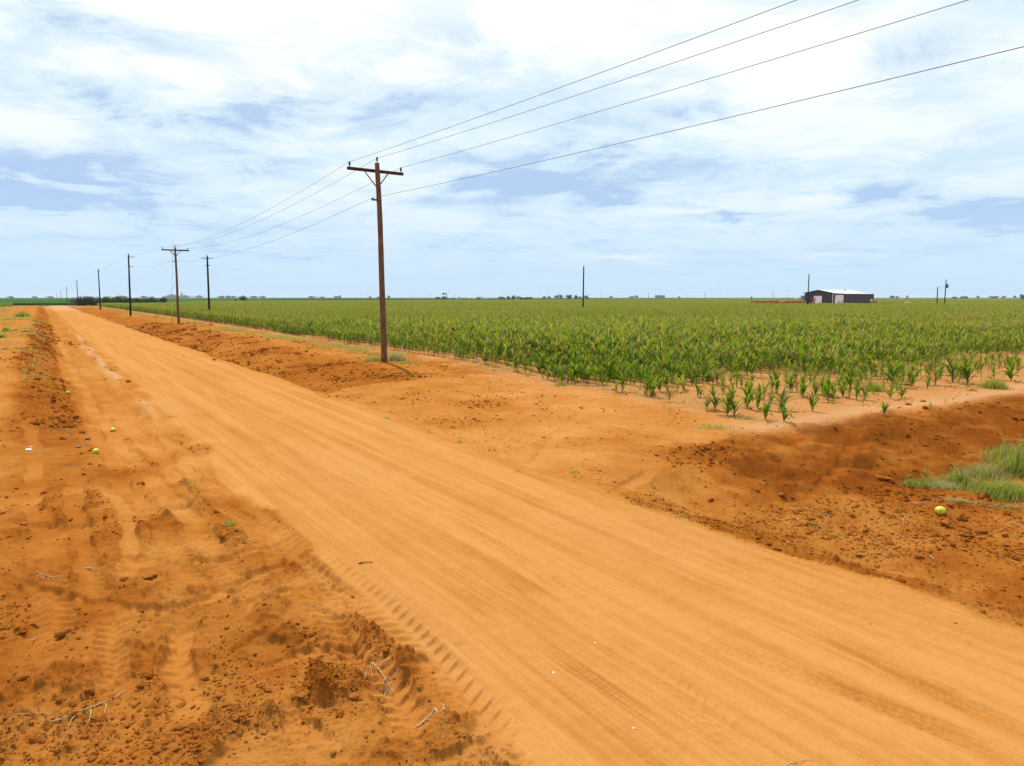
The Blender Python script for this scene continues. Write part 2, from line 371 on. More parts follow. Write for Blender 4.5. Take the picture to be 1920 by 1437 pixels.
        for i in range(len(Q) - 1):
            a, b = Q[i], Q[i + 1]; d = b - a; l = float(np.hypot(*d))
            if l < 1e-6: continue
            d = d / l; t = (xm - a[0]) * d[0] + (ym - a[1]) * d[1]; tc = np.clip(t, 0, l)
            ex, ey = xm - a[0] - d[0] * tc, ym - a[1] - d[1] * tc; ds = np.hypot(ex, ey)
            sg = np.sign(ex * d[1] - ey * d[0]); k = ds < abs(best)
            best = np.where(k, ds * np.where(sg == 0, 1, sg), best); sb = np.where(k, acc + tc, sb); acc += l
        onr = road[m]; jit = (1 - 0.8 * onr)
        aw = abs(best + jit * (0.05 * pn(xm * 2.3, ym * 2.3, 73) + 0.03 * pn(xm * 7, ym * 7, 74))) / (w / 2) * (1 + 0.25 * jit * pn(xm * 3.1, ym * 3.1, 75))
        wear = np.clip(0.78 + 0.6 * pn(sb * 0.9, best * 0 + w * 31 + P[0, 0], 71) + 0.3 * jit * pn(xm * 1.7, ym * 1.7, 76), 0.0, 1.15)
        endf = ss(0, 0.9, sb) * (1 - ss(acc - 0.9, acc, sb))
        wear = np.where(onr > .5, np.clip(.72 + .6 * pn(sb * .45, best * 0 + w * 13 + P[0, 1], 78) + .35 * pn(xm * 2.2, ym * 2.2, 79), .05, 1.05), wear)
        ins = (1 - ss(0.62, 1.12, aw)) * endf * (0.25 + 0.75 * wear)
        rim = np.exp(-((aw - 1.2) / 0.22) ** 2) * endf * (0.3 + 0.9 * np.clip(pn(xm * 4, ym * 4, 77) + .4, 0, 1))
        dz = -dep * ins * (0.6 + 0.4 * wear) + dep * 0.20 * rim * (0.5 + 0.8 * wear)
        lug = lug * (1.3 + 0.35 * onr)
        if tread == 'lug':
            ph = (sb + abs(best) * 0.7 + 0.5 * pitch * (best > 0)) / pitch + 0.15 * pn(sb * 2, best * 4, 72)
            bars = ss(0.15, 0.6, np.cos(2 * math.pi * ph))
            dz += lug * ins * wear * (bars - 0.4) * (0.4 + 0.6 * ss(0.1, 0.4, aw)) * fade(pitch)[m]
        else:
            rb = np.cos(2 * math.pi * best / pitch) * (0.7 + 0.3 * np.cos(2 * math.pi * sb / 0.06))
            dz += lug * ins * wear * rb * fade(pitch)[m]
        z[m] += dz
        dustm[m] = np.maximum(dustm[m], ins * dust * np.clip(wear, 0, 1))
        rough[m] *= 1 - 0.7 * ins
        if tread == 'rib' or dust < 0.9: soil[m] -= ins * 0.11 * (1.1 - dust) / 0.3 * wear
    mr_ = road > 0.02
    if np.any(mr_):
        um, vm = u[mr_], v[mr_]; dz = np.zeros_like(um); ds_ = np.zeros_like(um)
        for k_, (v_, w_, d_) in enumerate(LINES):
            b_ = vm - v_ - .16 * np.sin(um * .11 + k_ * 1.7) - .07 * np.sin(um * .31 + k_)
            wr = np.clip(.35 + .9 * pn(um * .22 + 9 * k_, um * 0 + k_, 79), 0, 1); ins = (1 - ss(.7, 1.1, abs(b_) / (w_ / 2))) * wr
            dz += -d_ * ins + d_ * .4 * np.exp(-((abs(b_) / (w_ / 2) - 1.2) / .2) ** 2) * wr + ins * .005 * np.cos(2 * math.pi * b_ / (.05 + .006 * (k_ % 3))) * fade(.06)[mr_] * (.6 + .4 * np.cos(um * 90))
            ds_ += ins * .05
        z[mr_] += dz * road[mr_]; soil[mr_] -= ds_ * road[mr_]
    off = (1 - road)
    soil = soil * (1 - off * dustm * 0.7) + off * dustm * 0.7 * 0.86
    # ---- loose soil: crumbs, clods and smears
    rough = rough.clip(0, 1.4)
    c1 = fbm(u * 1.3, v * 1.3, 81, 3) * fade(0.8); c2 = fbm(u * 5.5, v * 5.5, 82, 3, 0.6); c3 = fbm(u * 17, v * 17, 83, 3, 0.6)
    patch = ss(-0.45, 0.5, fbm(u * 0.7, v * 0.7, 84, 3))
    lump = np.clip(c2 - 0.25, 0, None) ** 1.2; crumb = np.clip(c3 - 0.35, 0, None)
    z += rough * (0.030 * c1 + (0.048 * lump * fade(0.2) + 0.046 * crumb * fade(0.09)) * (0.2 + 0.9 * patch) + 0.010 * c3 * fade(0.07))
    # harrow streaks on the basin's far slope and the plough drag in the left corner
    hs = bfar * (pn(u * 2.6 + v * 1.1, v * 1.0 - u * 0.5, 85) + .6 * pn(u * 5 + v * 2, v * 2.6, 86)); z += 0.085 * hs * fade(0.5); soil += 0.09 * hs + bfar * 0.12 * fbm(u * 4.5, v * 3.5, 87, 3, .7)
    soil -= rough * 0.14 * patch * (0.3 + lump * 1.0)
    # far land
    far = ss(330, 360, u + 0 * v)
    z = z * (1 - ss(300, 420, r))
    return z, soil.clip(0, 1), pale.clip(0, 1), rough.clip(0, 1.4), road

def gz(x, y): return float(ground(np.array([x]), np.array([y]))[0][0])
def place(px, py):
    z = 0.0
    for _ in range(7):
        x, y = unpx(px, py, z); z = z * 0.4 + 0.6 * gz(x, y)
    return x, y, gz(x, y)

# ------------------------------------------------------------------ ground material
def soil_material(name):
    m, nt, p = new_mat(name, (0.4, 0.2, 0.05), 1.0, 0.0); N = nt.nodes; Lk = nt.links
    def at(nm):
        a = N.new('ShaderNodeAttribute'); a.attribute_name = nm; return a.outputs['Fac']
    tc = N.new('ShaderNodeTexCoord')
    def noise(scale, det=4, rough=0.6, rot=0.0, stretch=(1, 1, 1)):
        m0 = N.new('ShaderNodeMapping'); m0.inputs['Rotation'].default_value = (0, 0, rot); Lk.new(tc.outputs['Object'], m0.inputs[0])
        mp = N.new('ShaderNodeMapping'); mp.inputs['Scale'].default_value = stretch; Lk.new(m0.outputs[0], mp.inputs[0])
        x = N.new('ShaderNodeTexNoise'); Lk.new(mp.outputs[0], x.inputs['Vector']); x.inputs['Scale'].default_value = scale
        x.inputs['Detail'].default_value = det; x.inputs['Roughness'].default_value = rough; return x.outputs[0]
    def M(op, a, b, c=None, clamp=False):
        x = N.new('ShaderNodeMath'); x.operation = op; x.use_clamp = clamp
        for s, val in zip(x.inputs, (a, b, c)):
            if val is None: continue
            if isinstance(val, (int, float)): s.default_value = val
            else: Lk.new(val, s)
        return x.outputs[0]
    def mix(f, a, b):
        x = N.new('ShaderNodeMix'); x.data_type = 'RGBA'
        if isinstance(f, (int, float)): x.inputs[0].default_value = f
        else: Lk.new(f, x.inputs[0])
        for s, val in ((x.inputs[6], a), (x.inputs[7], b)):
            if isinstance(val, tuple): s.default_value = (*val, 1)
            else: Lk.new(val, s)
        return x.outputs[2]
    n1 = noise(0.9, 6); n2 = noise(9, 5, 0.65); n3 = noise(60, 4, 0.7)
    # rotated so that x runs across the road and y along it
    st = noise(1.0, 5, 0.65, R(-34.4), (7.0, 0.16, 1)); st2 = noise(1.0, 4, 0.7, R(-34.4), (30.0, 0.5, 1))
    nbk = noise(0.55, 3, 0.6, R(-34.4), (2.2, 0.5, 1))
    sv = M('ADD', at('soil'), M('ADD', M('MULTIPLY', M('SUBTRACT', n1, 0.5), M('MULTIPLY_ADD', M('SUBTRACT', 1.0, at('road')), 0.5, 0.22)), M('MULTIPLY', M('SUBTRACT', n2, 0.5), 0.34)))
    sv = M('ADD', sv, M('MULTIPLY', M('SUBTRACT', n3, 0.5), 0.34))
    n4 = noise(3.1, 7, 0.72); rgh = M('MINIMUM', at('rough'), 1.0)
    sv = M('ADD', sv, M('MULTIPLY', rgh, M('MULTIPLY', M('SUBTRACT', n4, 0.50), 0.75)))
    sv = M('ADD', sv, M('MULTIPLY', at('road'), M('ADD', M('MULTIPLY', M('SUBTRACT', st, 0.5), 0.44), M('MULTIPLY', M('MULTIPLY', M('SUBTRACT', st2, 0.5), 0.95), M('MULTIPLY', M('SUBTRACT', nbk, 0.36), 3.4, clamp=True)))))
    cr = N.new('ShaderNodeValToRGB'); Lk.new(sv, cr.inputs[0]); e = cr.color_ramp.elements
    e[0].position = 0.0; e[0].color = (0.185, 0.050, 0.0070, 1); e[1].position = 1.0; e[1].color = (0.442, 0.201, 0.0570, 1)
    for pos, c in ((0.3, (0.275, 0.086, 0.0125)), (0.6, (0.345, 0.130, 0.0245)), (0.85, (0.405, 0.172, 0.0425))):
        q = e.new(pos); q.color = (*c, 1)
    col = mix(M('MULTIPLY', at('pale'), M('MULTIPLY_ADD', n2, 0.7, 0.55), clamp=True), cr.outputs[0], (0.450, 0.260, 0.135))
    # crop land far away: big fields
    mp = N.new('ShaderNodeMapping'); mp.inputs['Rotation'].default_value = (0, 0, R(-34.4)); mp.inputs['Scale'].default_value = (1 / 900, 1 / 520, 1)
    Lk.new(tc.outputs['Object'], mp.inputs[0])
    vo = N.new('ShaderNodeTexVoronoi'); vo.distance = 'CHEBYCHEV'; vo.inputs['Scale'].default_value = 1.0; vo.inputs['Randomness'].default_value = 0.75
    Lk.new(mp.outputs[0], vo.inputs['Vector'])
    sp = N.new('ShaderNodeSeparateColor'); Lk.new(vo.outputs['Color'], sp.inputs[0])
    fr = N.new('ShaderNodeValToRGB'); Lk.new(sp.outputs[0], fr.inputs[0]); fr.color_ramp.interpolation = 'CONSTANT'; fe = fr.color_ramp.elements
    fe[0].position = 0; fe[0].color = (0.045, 0.10, 0.022, 1); fe[1].position = 0.34; fe[1].color = (0.06, 0.12, 0.025, 1)
    for pos, c in ((0.55, (0.10, 0.12, 0.03)), (0.72, (0.055, 0.095, 0.03)), (0.84, (0.26, 0.17, 0.08)), (0.93, (0.21, 0.12, 0.06))):
        q = fe.new(pos); q.color = (*c, 1)
    col = mix(at('far'), col, fr.outputs[0])
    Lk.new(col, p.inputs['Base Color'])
    b1 = N.new('ShaderNodeBump'); b1.inputs['Distance'].default_value = 0.022; Lk.new(M('MULTIPLY', at('rough'), 0.9, clamp=True), b1.inputs['Strength'])
    Lk.new(M('ADD', n2, M('MULTIPLY', n3, 0.5)), b1.inputs['Height'])
    b2 = N.new('ShaderNodeBump'); b2.inputs['Distance'].default_value = 0.018; Lk.new(M('MULTIPLY', at('road'), 0.75), b2.inputs['Strength'])
    Lk.new(M('ADD', M('ADD', M('MULTIPLY', st, 0.6), M('MULTIPLY', st2, 0.55)), M('MULTIPLY', n3, 0.25)), b2.inputs['Height']); Lk.new(b1.outputs[0], b2.inputs['Normal'])
    b3 = N.new('ShaderNodeBump'); b3.inputs['Distance'].default_value = 0.06; Lk.new(M('MULTIPLY', rgh, 0.8, clamp=True), b3.inputs['Strength'])
    Lk.new(n4, b3.inputs['Height']); Lk.new(b2.outputs[0], b3.inputs['Normal'])
    Lk.new(b3.outputs[0], p.inputs['Normal'])
    return m
MAT_SOIL = soil_material('red_sandy_soil')

GRID = {}
def build_ground():
    ys = np.arange(1520, 561.0, -1.75)
    t = np.arctan2(-(718.5 - ys), np.full_like(ys, F)) ; ang = TH + np.arctan((ys - 718.5) / F)
    rr = CAMH / np.tan(ang)
    inner = np.array([0.6, 1.3, 2.0, 2.7, 3.2]); outer = np.array([1300, 1700, 2300, 3200, 4500, 6200, 8600.])
    rad = np.concatenate([inner[inner < rr[0] - 0.1], rr, outer])
    dense = np.radians(np.arange(-47, 47.01, 0.085)); coarse = np.radians(np.arange(49, 311.1, 2.0))
    th = np.concatenate([dense, coarse]); nT = len(th); nR = len(rad)
    A, B = np.meshgrid(th, rad); x = (B * np.sin(A)).ravel(); y = (B * np.cos(A)).ravel()
    z, soil, pale, rough, road = ground(x, y); u, v = to_uv(x, y); r = np.hypot(x, y)
    far = np.maximum(ss(560, 600, u), np.maximum(ss(322, 330, u) * (1 - ss(20, 60, v)), ss(900, 1000, v)))
    far = np.maximum(far, ss(60, 90, -v))
    far = np.where(u < -30, 0, far)
    GRID.update(th0=dense[0], dth=R(0.085), nd=len(dense), rad=rad, f=[a.reshape(nR, nT)[:, :len(dense)] for a in (z, soil, pale, rough, road)])
    verts = np.stack([x, y, z], 1)
    i = np.arange(nR - 1)[:, None] * nT; k = np.arange(nT)[None, :]; k2 = (k + 1) % nT
    faces = np.stack([i + k, i + k2, i + nT + k2, i + nT + k], -1).reshape(-1, 4)[:, ::-1]
    verts = np.vstack([verts, [[0, 0, 0]]])
    ap = lambda a, q=0.0: np.append(a, q)
    att = dict(soil=ap(soil, .6), pale=ap(pale), rough=ap(rough, .4), road=ap(road), far=ap(far))
    cap = np.array([[nT * nR, (q + 1) % nT, q, q] for q in range(0)]).reshape(0, 4).astype(int)
    rf = att['road'][faces].mean(1) > 0.5
    for nm, sel in (('dirt_road', rf), ('ground', ~rf)):
        f = faces[sel]; used = np.unique(f); mp = np.full(len(verts), -1); mp[used] = np.arange(len(used))
        me = np_mesh(nm, verts[used], mp[f], MAT_SOIL, True, {a: q[used] for a, q in att.items()})
        tag(mesh_obj(nm, me), kind='structure')
build_ground()
_ground_exact = ground
def ground(x, y):                       # bilinear look-up in the finished sheet
    x = np.atleast_1d(np.asarray(x, dtype=np.float64)); y = np.atleast_1d(np.asarray(y, dtype=np.float64))
    rad = GRID['rad']; r = np.hypot(x, y); a = (np.arctan2(x, y) - GRID['th0']) / GRID['dth']; ok = (a > 0) & (a < GRID['nd'] - 1.001) & (r < rad[-2]) & (r > rad[0])
    if not np.all(ok):
        q = [np.zeros_like(x) for _ in range(5)]
        if np.any(ok):
            for d_, s_ in zip(q, ground(x[ok], y[ok])): d_[ok] = s_
        ex = _ground_exact(x[~ok], y[~ok])
        for d_, s_ in zip(q, ex): d_[~ok] = s_
        return q
    i = np.clip(np.searchsorted(rad, r) - 1, 0, len(rad) - 2); t = (r - rad[i]) / (rad[i + 1] - rad[i]); j = a.astype(int); f = a - j
    return [(g_[i, j] * (1 - f) + g_[i, j + 1] * f) * (1 - t) + (g_[i + 1, j] * (1 - f) + g_[i + 1, j + 1] * f) * t for g_ in GRID['f']]

# loose clods lying on the soil: nobody could count them
def ico(): 
    t = (1 + 5 ** .5) / 2
    V = np.array([(-1, t, 0), (1, t, 0), (-1, -t, 0), (1, -t, 0), (0, -1, t), (0, 1, t), (0, -1, -t), (0, 1, -t), (t, 0, -1), (t, 0, 1), (-t, 0, -1), (-t, 0, 1)]) / math.hypot(1, t)
    Fc = np.array([(0, 11, 5), (0, 5, 1), (0, 1, 7), (0, 7, 10), (0, 10, 11), (1, 5, 9), (5, 11, 4), (11, 10, 2), (10, 7, 6), (7, 1, 8), (3, 9, 4), (3, 4, 2), (3, 2, 6), (3, 6, 8), (3, 8, 9), (4, 9, 5), (2, 4, 11), (6, 2, 10), (8, 6, 7), (9, 8, 1)])
    return V, Fc
def build_clods():
    rng = np.random.default_rng(5); n0 = 420000
    r = 4.0 * (85 / 4.0) ** rng.random(n0); a = np.radians(rng.uniform(-42, 42, n0)); x, y = r * np.sin(a), r * np.cos(a)
    z, soil, pale, rough, road = ground(x, y); u, v = to_uv(x, y)
    cl = ss(-0.1, 0.7, fbm(u * 0.8, v * 0.8, 91, 3))
    pr = np.clip(rough - 0.15, 0, 1.2) ** 1.6 * (0.10 + 0.9 * cl) * np.where(r > 18, 1.5, 1) * 0.60 + 0.0012 * road
    pr *= np.where(v > 13.5, 0.3, 1) * np.where((v < 2.4) & (u < 16), .6, 1)
    k = rng.random(n0) < pr; x, y, z, soil, r = x[k], y[k], z[k], soil[k], r[k]; n = len(x)
    s = 0.0075 + 0.008 * rng.pareto(2.9, n).clip(0, 4); s *= (0.6 + r / 17)
    s = np.clip(s, 0.006, 0.045 + .0035 * np.clip(r - 9, 0, 40)) * np.where(soil > .62, .6, 1) * np.where(road[k] > .5, .45, 1)
    V, Fc = ico(); J = 1 + 0.8 * (rng.random((n, 12, 1)) - 0.5)
    sc = np.stack([s * rng.uniform(.8, 1.5, n), s * rng.uniform(.8, 1.3, n), s * rng.uniform(.5, .85, n)], 1)[:, None, :]
    P = V[None] * J * sc; q = rng.uniform(0, 6.28, n)[:, None]; c, d = np.cos(q), np.sin(q)
    X = P[:, :, 0] * c - P[:, :, 1] * d + x[:, None]; Y = P[:, :, 0] * d + P[:, :, 1] * c + y[:, None]; Z = P[:, :, 2] + (z + sc[:, 0, 2] * 0.35)[:, None]
    verts = np.stack([X, Y, Z], -1).reshape(-1, 3); faces = (Fc[None] + (np.arange(n) * 12)[:, None, None]).reshape(-1, 3)
    rep = lambda a_: np.repeat(a_, 12)
    me = np_mesh('soil_clods', verts, faces, MAT_SOIL, False, dict(soil=rep(soil * 0.8 + rng.uniform(-.12, .12, n)), pale=rep(np.zeros(n)), rough=rep(np.ones(n)), road=rep(np.zeros(n)), far=rep(np.zeros(n))))
    o = mesh_obj('soil_clods', me); tag(o, 'loose red soil crumbs and clods strewn over the dug ground', 'soil', kind='stuff')
    print('clods', n)
build_clods()

# ------------------------------------------------------------------ materials
M_POLE = simple('weathered_pole_wood', (0.205, 0.102, 0.056), (0.080, 0.035, 0.019), 5, 0.85, 0.2, (6, 6, 0.5), 0.4, 0.01)
M_ARM = simple('crossarm_wood', (0.085, 0.034, 0.017), (0.04, 0.016, 0.010), 9, 0.85, 0.2, (1, 6, 6), 0.3, 0.005)
M_DARKPOLE = simple('creosoted_pole_wood', (0.028, 0.020, 0.016), (0.012, 0.010, 0.010), 6, 0.85, 0.2, (6, 6, 0.5))
M_PORC = simple('dark_glazed_porcelain', (0.012, 0.012, 0.018), (0.02, 0.018, 0.02), 5, 0.3, 0.5)
M_STEEL = simple('galvanised_steel', (0.22, 0.22, 0.22), (0.14, 0.14, 0.14), 20, 0.5, 0.5, metal=0.6)
M_BRACE = simple('brace_wood', (0.16, 0.10, 0.06), (0.07, 0.04, 0.03), 12, 0.8, 0.2)
M_WIRE = simple('aluminium_conductor', (0.10, 0.10, 0.115), (0.07, 0.07, 0.08), 3, 0.6, 0.3)
M_YEL = simple('yellow_plastic', (0.62, 0.50, 0.02), (0.5, 0.38, 0.02), 4, 0.5, 0.4)
M_LEAF = leafy('sorghum_leaf', (0.030, 0.082, 0.004), (0.092, 0.150, 0.007), 2.2, 0.36, (0.28, 0.42, 0.010), 0.60)
M_LEAFY = leafy('sorghum_leaf_pale', (0.17, 0.19, 0.03), (0.26, 0.23, 0.05), 2.2, 0.40, (0.46, 0.42, 0.06), 0.5)
for _m in (M_LEAF, M_LEAFY): _m.node_tree.nodes['Principled BSDF'].inputs['Specular IOR Level'].default_value = 0.12
M_STALK = simple('sorghum_stalk', (0.10, 0.13, 0.035), (0.15, 0.13, 0.05), 6, 0.6, 0.3)
M_HEAD = simple('sorghum_seed_head', (0.34, 0.285, 0.024), (0.42, 0.27, 0.038), 3.0, 0.9, 0.1, bump=0.6, bdist=0.01)
M_HEADR = simple('ripening_seed_head', (0.40, 0.26, 0.06), (0.48, 0.34, 0.10), 3.0, 0.9, 0.1)
M_GRASS = leafy('roadside_grass_blade', (0.15, 0.21, 0.018), (0.26, 0.26, 0.035), 3.0, 0.42, (0.46, 0.52, 0.04), 0.7, 'dry')
M_DRY = simple('dry_straw', (0.46, 0.34, 0.17), (0.34, 0.235, 0.11), 9, 0.85, 0.2)
M_TWIG = simple('bleached_twig', (0.50, 0.38, 0.25), (0.30, 0.20, 0.12), 20, 0.85, 0.2)
M_TREE = leafy('tree_leaf', (0.028, 0.062, 0.014), (0.055, 0.095, 0.02), 0.6, 0.22, (0.09, 0.15, 0.02), 0.6)
M_TREEL = leafy('light_tree_leaf', (0.055, 0.10, 0.02), (0.09, 0.13, 0.03), 0.6, 0.25, (0.14, 0.20, 0.03), 0.6)
M_BARK = simple('tree_bark', (0.10, 0.07, 0.05), (0.05, 0.035, 0.025), 4, 0.9, 0.1, (4, 4, 1))

# ------------------------------------------------------------------ power poles
DV = Vector((-0.565, 0.825, 0)); NV = Vector((0.825, 0.565, 0))     # along the line, across it
ROADROT = math.atan2(NV.y, NV.x)
def insulator(parent, loc, s=1.0):
    b = MB(); b.tube([(0, 0, -0.04), (0, 0, 0.07)], 0.018 * s, 8)
    pin = b.build('insulator_pin', M_STEEL, parent, True); pin.location = loc
    b = MB(); b.tube([(0, 0, 0), (0, 0, .03), (0, 0, .031), (0, 0, .075), (0, 0, .076), (0, 0, .12), (0, 0, .15)],
                     [r * s * .62 for r in (.075, .082, .055, .085, .058, .075, .05)], 12)
    o = b.build('insulator', M_PORC, parent, True); o.location = (loc[0], loc[1], loc[2] + 0.06)
def crossarm_pole(name, label, x, y, z0, h, arm=1.22, lean=(0, 0), bend=0.0, double=False, r0=.130, r1=.096):
    t = empty(name, (x, y, z0), ROADROT); tag(t, label, 'power pole', 'wooden crossarm poles on the near line')
    inv = Matrix.Rotation(-ROADROT, 3, 'Z'); ln = inv @ Vector((lean[0], lean[1], 0))
    n = 15; pts = []; rd = []
    for i in range(n):
        f = i / (n - 1); wv = bend * math.sin(f * 3.14) + 0.014 * math.sin(f * 9 + x)
        pts.append((ln.x * f + wv, ln.y * f + wv * 0.4, -0.25 + (h + 0.25) * f)); rd.append((r0 + (r1 - r0) * f) * (1 + 0.025 * math.sin(f * 37)))
    MB().tube(pts, rd, 14).build('pole_shaft', M_POLE, t, True)
    za = h - 0.30; ox, oy = ln.x * .97, ln.y * .97
    ya = oy + (r1 + 0.05)                                            # arm bolted to the far face
    for sgn in ((1, -1) if double else (1,)):
        yy = oy + sgn * (r1 + 0.05)
        a = MB().box((ox - arm, yy - .045, za - .06), (ox + arm, yy + .045, za + .06)).build('crossarm', M_ARM, t)
        mod = a.modifiers.new('bevel', 'BEVEL'); mod.width = .008; mod.segments = 1
    for s in (-1, 1):
        MB().bar((ox + s * .55, ya - .055 - .004, za - .02), (ox + s * .06, oy + 0.04, za - .62), .016, .042).build('crossarm_brace', M_BRACE, t)
        if double: MB().bar((ox + s * .55, oy - r1 - .01, za - .02), (ox + s * .06, oy - r1 * .9, za - .55), .016, .042).build('crossarm_brace', M_BRACE, t)
        insulator(t, (ox + s * (arm - .10), ya, za + .06), 0.9)
    insulator(t, (ox, oy, h + .03), 0.9)
    MB().box((ox - .20, oy - .05, h - 1.50), (ox + .14, oy + .05, h - 1.44)).tube([(ox - .24, oy, h - 1.50), (ox - .24, oy, h - 1.41)], [.05, .045], 10).build('neutral_bracket', M_PORC, t)
    for k, zz in enumerate((za, za - .62, h - 1.47)):
        MB().tube([(ox, oy - r1 - .035, zz + .0), (ox, oy - r1 + .02, zz)], .018, 8).build('bolt', M_STEEL, t)
    w = inv.inverted() @ Vector((0, 0, 0))
    def wp(lx, ly, lz): q = inv.inverted() @ Vector((lx, ly, 0)); return Vector((x + q.x, y + q.y, z0 + lz))
    t.update_tag()
    return dict(l=wp(ox - (arm - .10), ya, za + .25), c=wp(ox, oy, h + .19), r=wp(ox + (arm - .10), ya, za + .25), n=wp(ox - .24, oy, h - 1.40))
def pole_from_px(base, top):
    x, y, z = place(*base); zt = z_at(top[1], y); return x, y, z, zt - z, x_at(top[0], y, zt) - x
x, y, z, h, lx = pole_from_px((720, 679), (707, 306))
A1 = crossarm_pole('power_pole', 'tall brown crossarm pole nearest the camera with dry grass at its foot', x, y, z, h, 1.22, (lx, 0.0), 0.05)
P1 = Vector((x, y, z))
x, y, z, h, lx = pole_from_px((335, 606), (328.5, 464))
A2 = crossarm_pole('power_pole', 'second brown crossarm pole with yellow guy guards beside it', x, y, z, h, 1.30, (lx, 0), 0.0, True)
P2 = Vector((x, y, z))
back = P1 + (P1 - P2)
back.z = gz(back.x, back.y)
A0 = crossarm_pole('power_pole', 'brown crossarm pole standing behind the camera beside the basin', back.x, back.y, back.z, A1['c'].z - .19 - back.z - .55, 1.22, (0, 0), 0.0)

def dark_pole(label, x, y, z, h, lean=0.0, arms=(), group=None, r0=.15, r1=.10, rot=ROADROT, mat=None, name='utility_pole'):
    t = empty(name, (x, y, z), rot); tag(t, label, 'utility pole', group)
    lx = Matrix.Rotation(-rot, 3, 'Z') @ Vector((lean, 0, 0))
    MB().tube([(lx.x * f, lx.y * f, -.25 + (h + .25) * f) for f in (0, .25, .5, .75, 1)], [r0 + (r1 - r0) * f for f in (0, .25, .5, .75, 1)], 10).build('pole_shaft', mat or M_DARKPOLE, t, True)
    MB().tube([(lx.x, lx.y, h - .02), (lx.x, lx.y, h + .14), (lx.x, lx.y, h + .26)], [.06, .05, .03], 8).build('insulator', M_STEEL, t, True)
    for a0, a1, dz in arms:
        MB().box((lx.x + a0, lx.y - .035, h - dz - .045), (lx.x + a1, lx.y + .035, h - dz + .045)).build('bracket', M_STEEL, t)
    return Vector((x, y, z)), h
DP = []
ord_ = ['nearest dark pole of the row along the road', 'second dark pole of the row along the road', 'third dark pole of the row, at the left end of the tree row',
        'fourth dark pole of the row, short in the distance', 'fifth dark pole of the row, near the pale road end', 'farthest dark pole of the row beside the road end']
for k, (bx, by, tx, ty) in enumerate([(245, 594.5, 241, 478), (188.5, 583, 184.5, 506), (146.5, 576, 144, 527), (126.5, 572.5, 125, 538), (115.5, 570.5, 114, 547), (107.5, 568.5, 106.5, 550)]):
    hgt = 9.2; Y = None
    # depth from apparent height of a 9.2 m pole
    dep = hgt * F / (by - ty); Y = dep / cT; zb = z_at(by, Y); xx = x_at(bx, Y, zb); zb = gz(xx, Y)
    arms = [(-.05, .75, .30), (-.05, .45, 1.7)] if k == 0 else ([(-.3, .3, .3)] if k < 3 else [])
    p, hh = dark_pole(ord_[k], xx, Y, zb - .02, z_at(ty, Y) - zb, x_at(tx, Y, z_at(ty, Y)) - x_at(bx, Y, zb), arms, 'dark poles along the road')
    DP.append((p, hh))
for label, bx, by, tx, ty, dd, arms in [
    ('dark pole with two short bars standing in the field right of the second brown pole', 393, 586, 388.5, 481, 95, [(-.72, .72, .25), (-.36, .36, 1.22)]),
    ('lone dark pole in the middle of the sorghum field', 1093, 579, 1094.5, 500, 125, []),
    ('lone dark pole standing before the left end of the grey barn', 1514, 573.5, 1517, 515, 172, []),
    ('taller dark pole with a transformer, right of the dirt mound', 1770.5, 572.5, 1774, 525, 190, [(0, .9, .35)]),
    ('shorter dark pole, left of the pole with the transformer', 1756.5, 572.5, 1758, 539, 190, [])]:
    Y = dd; zt = z_at(ty, Y); xx = x_at(bx, Y, 0); p, hh = dark_pole(label, xx, Y, 0, zt, x_at(tx, Y, zt) - xx, arms, 'dark poles standing in the field', .15, .11)
    DP.append((p, hh))
    if 'transformer, right' in label:
        t = [o for o in bpy.data.objects if o.get('label') == label][0]
        MB().tube([(.45, -.1, 5.6), (.45, -.1, 6.6), (.45, -.1, 6.75)], [.3, .3, .12], 10).build('transformer', M_STEEL, t, True)

# conductors: one tube per conductor, sagging from pole to pole
def wire_pts(a, b, sag, n=26):
    return [a.lerp(b, i / n) - Vector((0, 0, sag * 4 * (i / n) * (1 - i / n))) for i in range(n + 1)]
def wire(name, label, spans, rad=.0062, cat='power line', group=None):
    pts = []
    for a, b, s in spans:
        q = wire_pts(a, b, s); pts += q if not pts else q[1:]
    o = MB().tube(pts, rad, 6).build(name, M_WIRE, None, True); tag(o, label, cat, group)
g = 'conductors of the near power line'
p3, h3 = DP[0]; top3 = p3 + Vector((0, 0, h3)); n3 = p3 + Vector((.3, 0, h3 - 1.7))
wire('power_line', 'topmost overhead wire, carried on the left end of the crossarms', [(A0['l'], A1['l'], .38), (A1['l'], A2['l'], 0.8), (A2['l'], top3 + Vector((0, 0, .2)), .3)], group=g)
wire('power_line', 'overhead wire carried on the pole tops, second from the top', [(A0['c'], A1['c'], .50), (A1['c'], A2['c'], 0.8)], group=g)
wire('power_line', 'overhead wire carried on the right end of the crossarms', [(A0['r'], A1['r'], .38), (A1['r'], A2['r'], 0.8)], group=g)
wire('power_line', 'lowest overhead wire, fixed below the crossarms', [(A0['n'], A1['n'], .38), (A1['n'], A2['n'], 0.8), (A2['n'], n3, .3)], group=g)
q5, h5 = DP[6]
wire('power_line', 'faint wire from the second brown pole down to the dark field pole', [(A2['r'], q5 + Vector((0, 0, h5 + .1)), .6)], .006)
for i in range(5):
    a, b = DP[i], DP[i + 1]
    wire('power_line', ['faint wire between the nearest and second dark poles', 'faint wire between the second and third dark poles', 'faint wire between the third and fourth dark poles', 'faint wire between the fourth and fifth dark poles', 'faint wire between the two farthest dark poles'][i],
         [(a[0] + Vector((0, 0, a[1] + .2)), b[0] + Vector((0, 0, b[1] + .2)), .6)], .006)
a, b = DP[-2], DP[-1]
wire('power_line', 'short wire between the two dark poles right of the mound', [(a[0] + Vector((0, 0, a[1] - 1.9)), b[0] + Vector((0, 0, b[1] - .1)), .2)], .012)
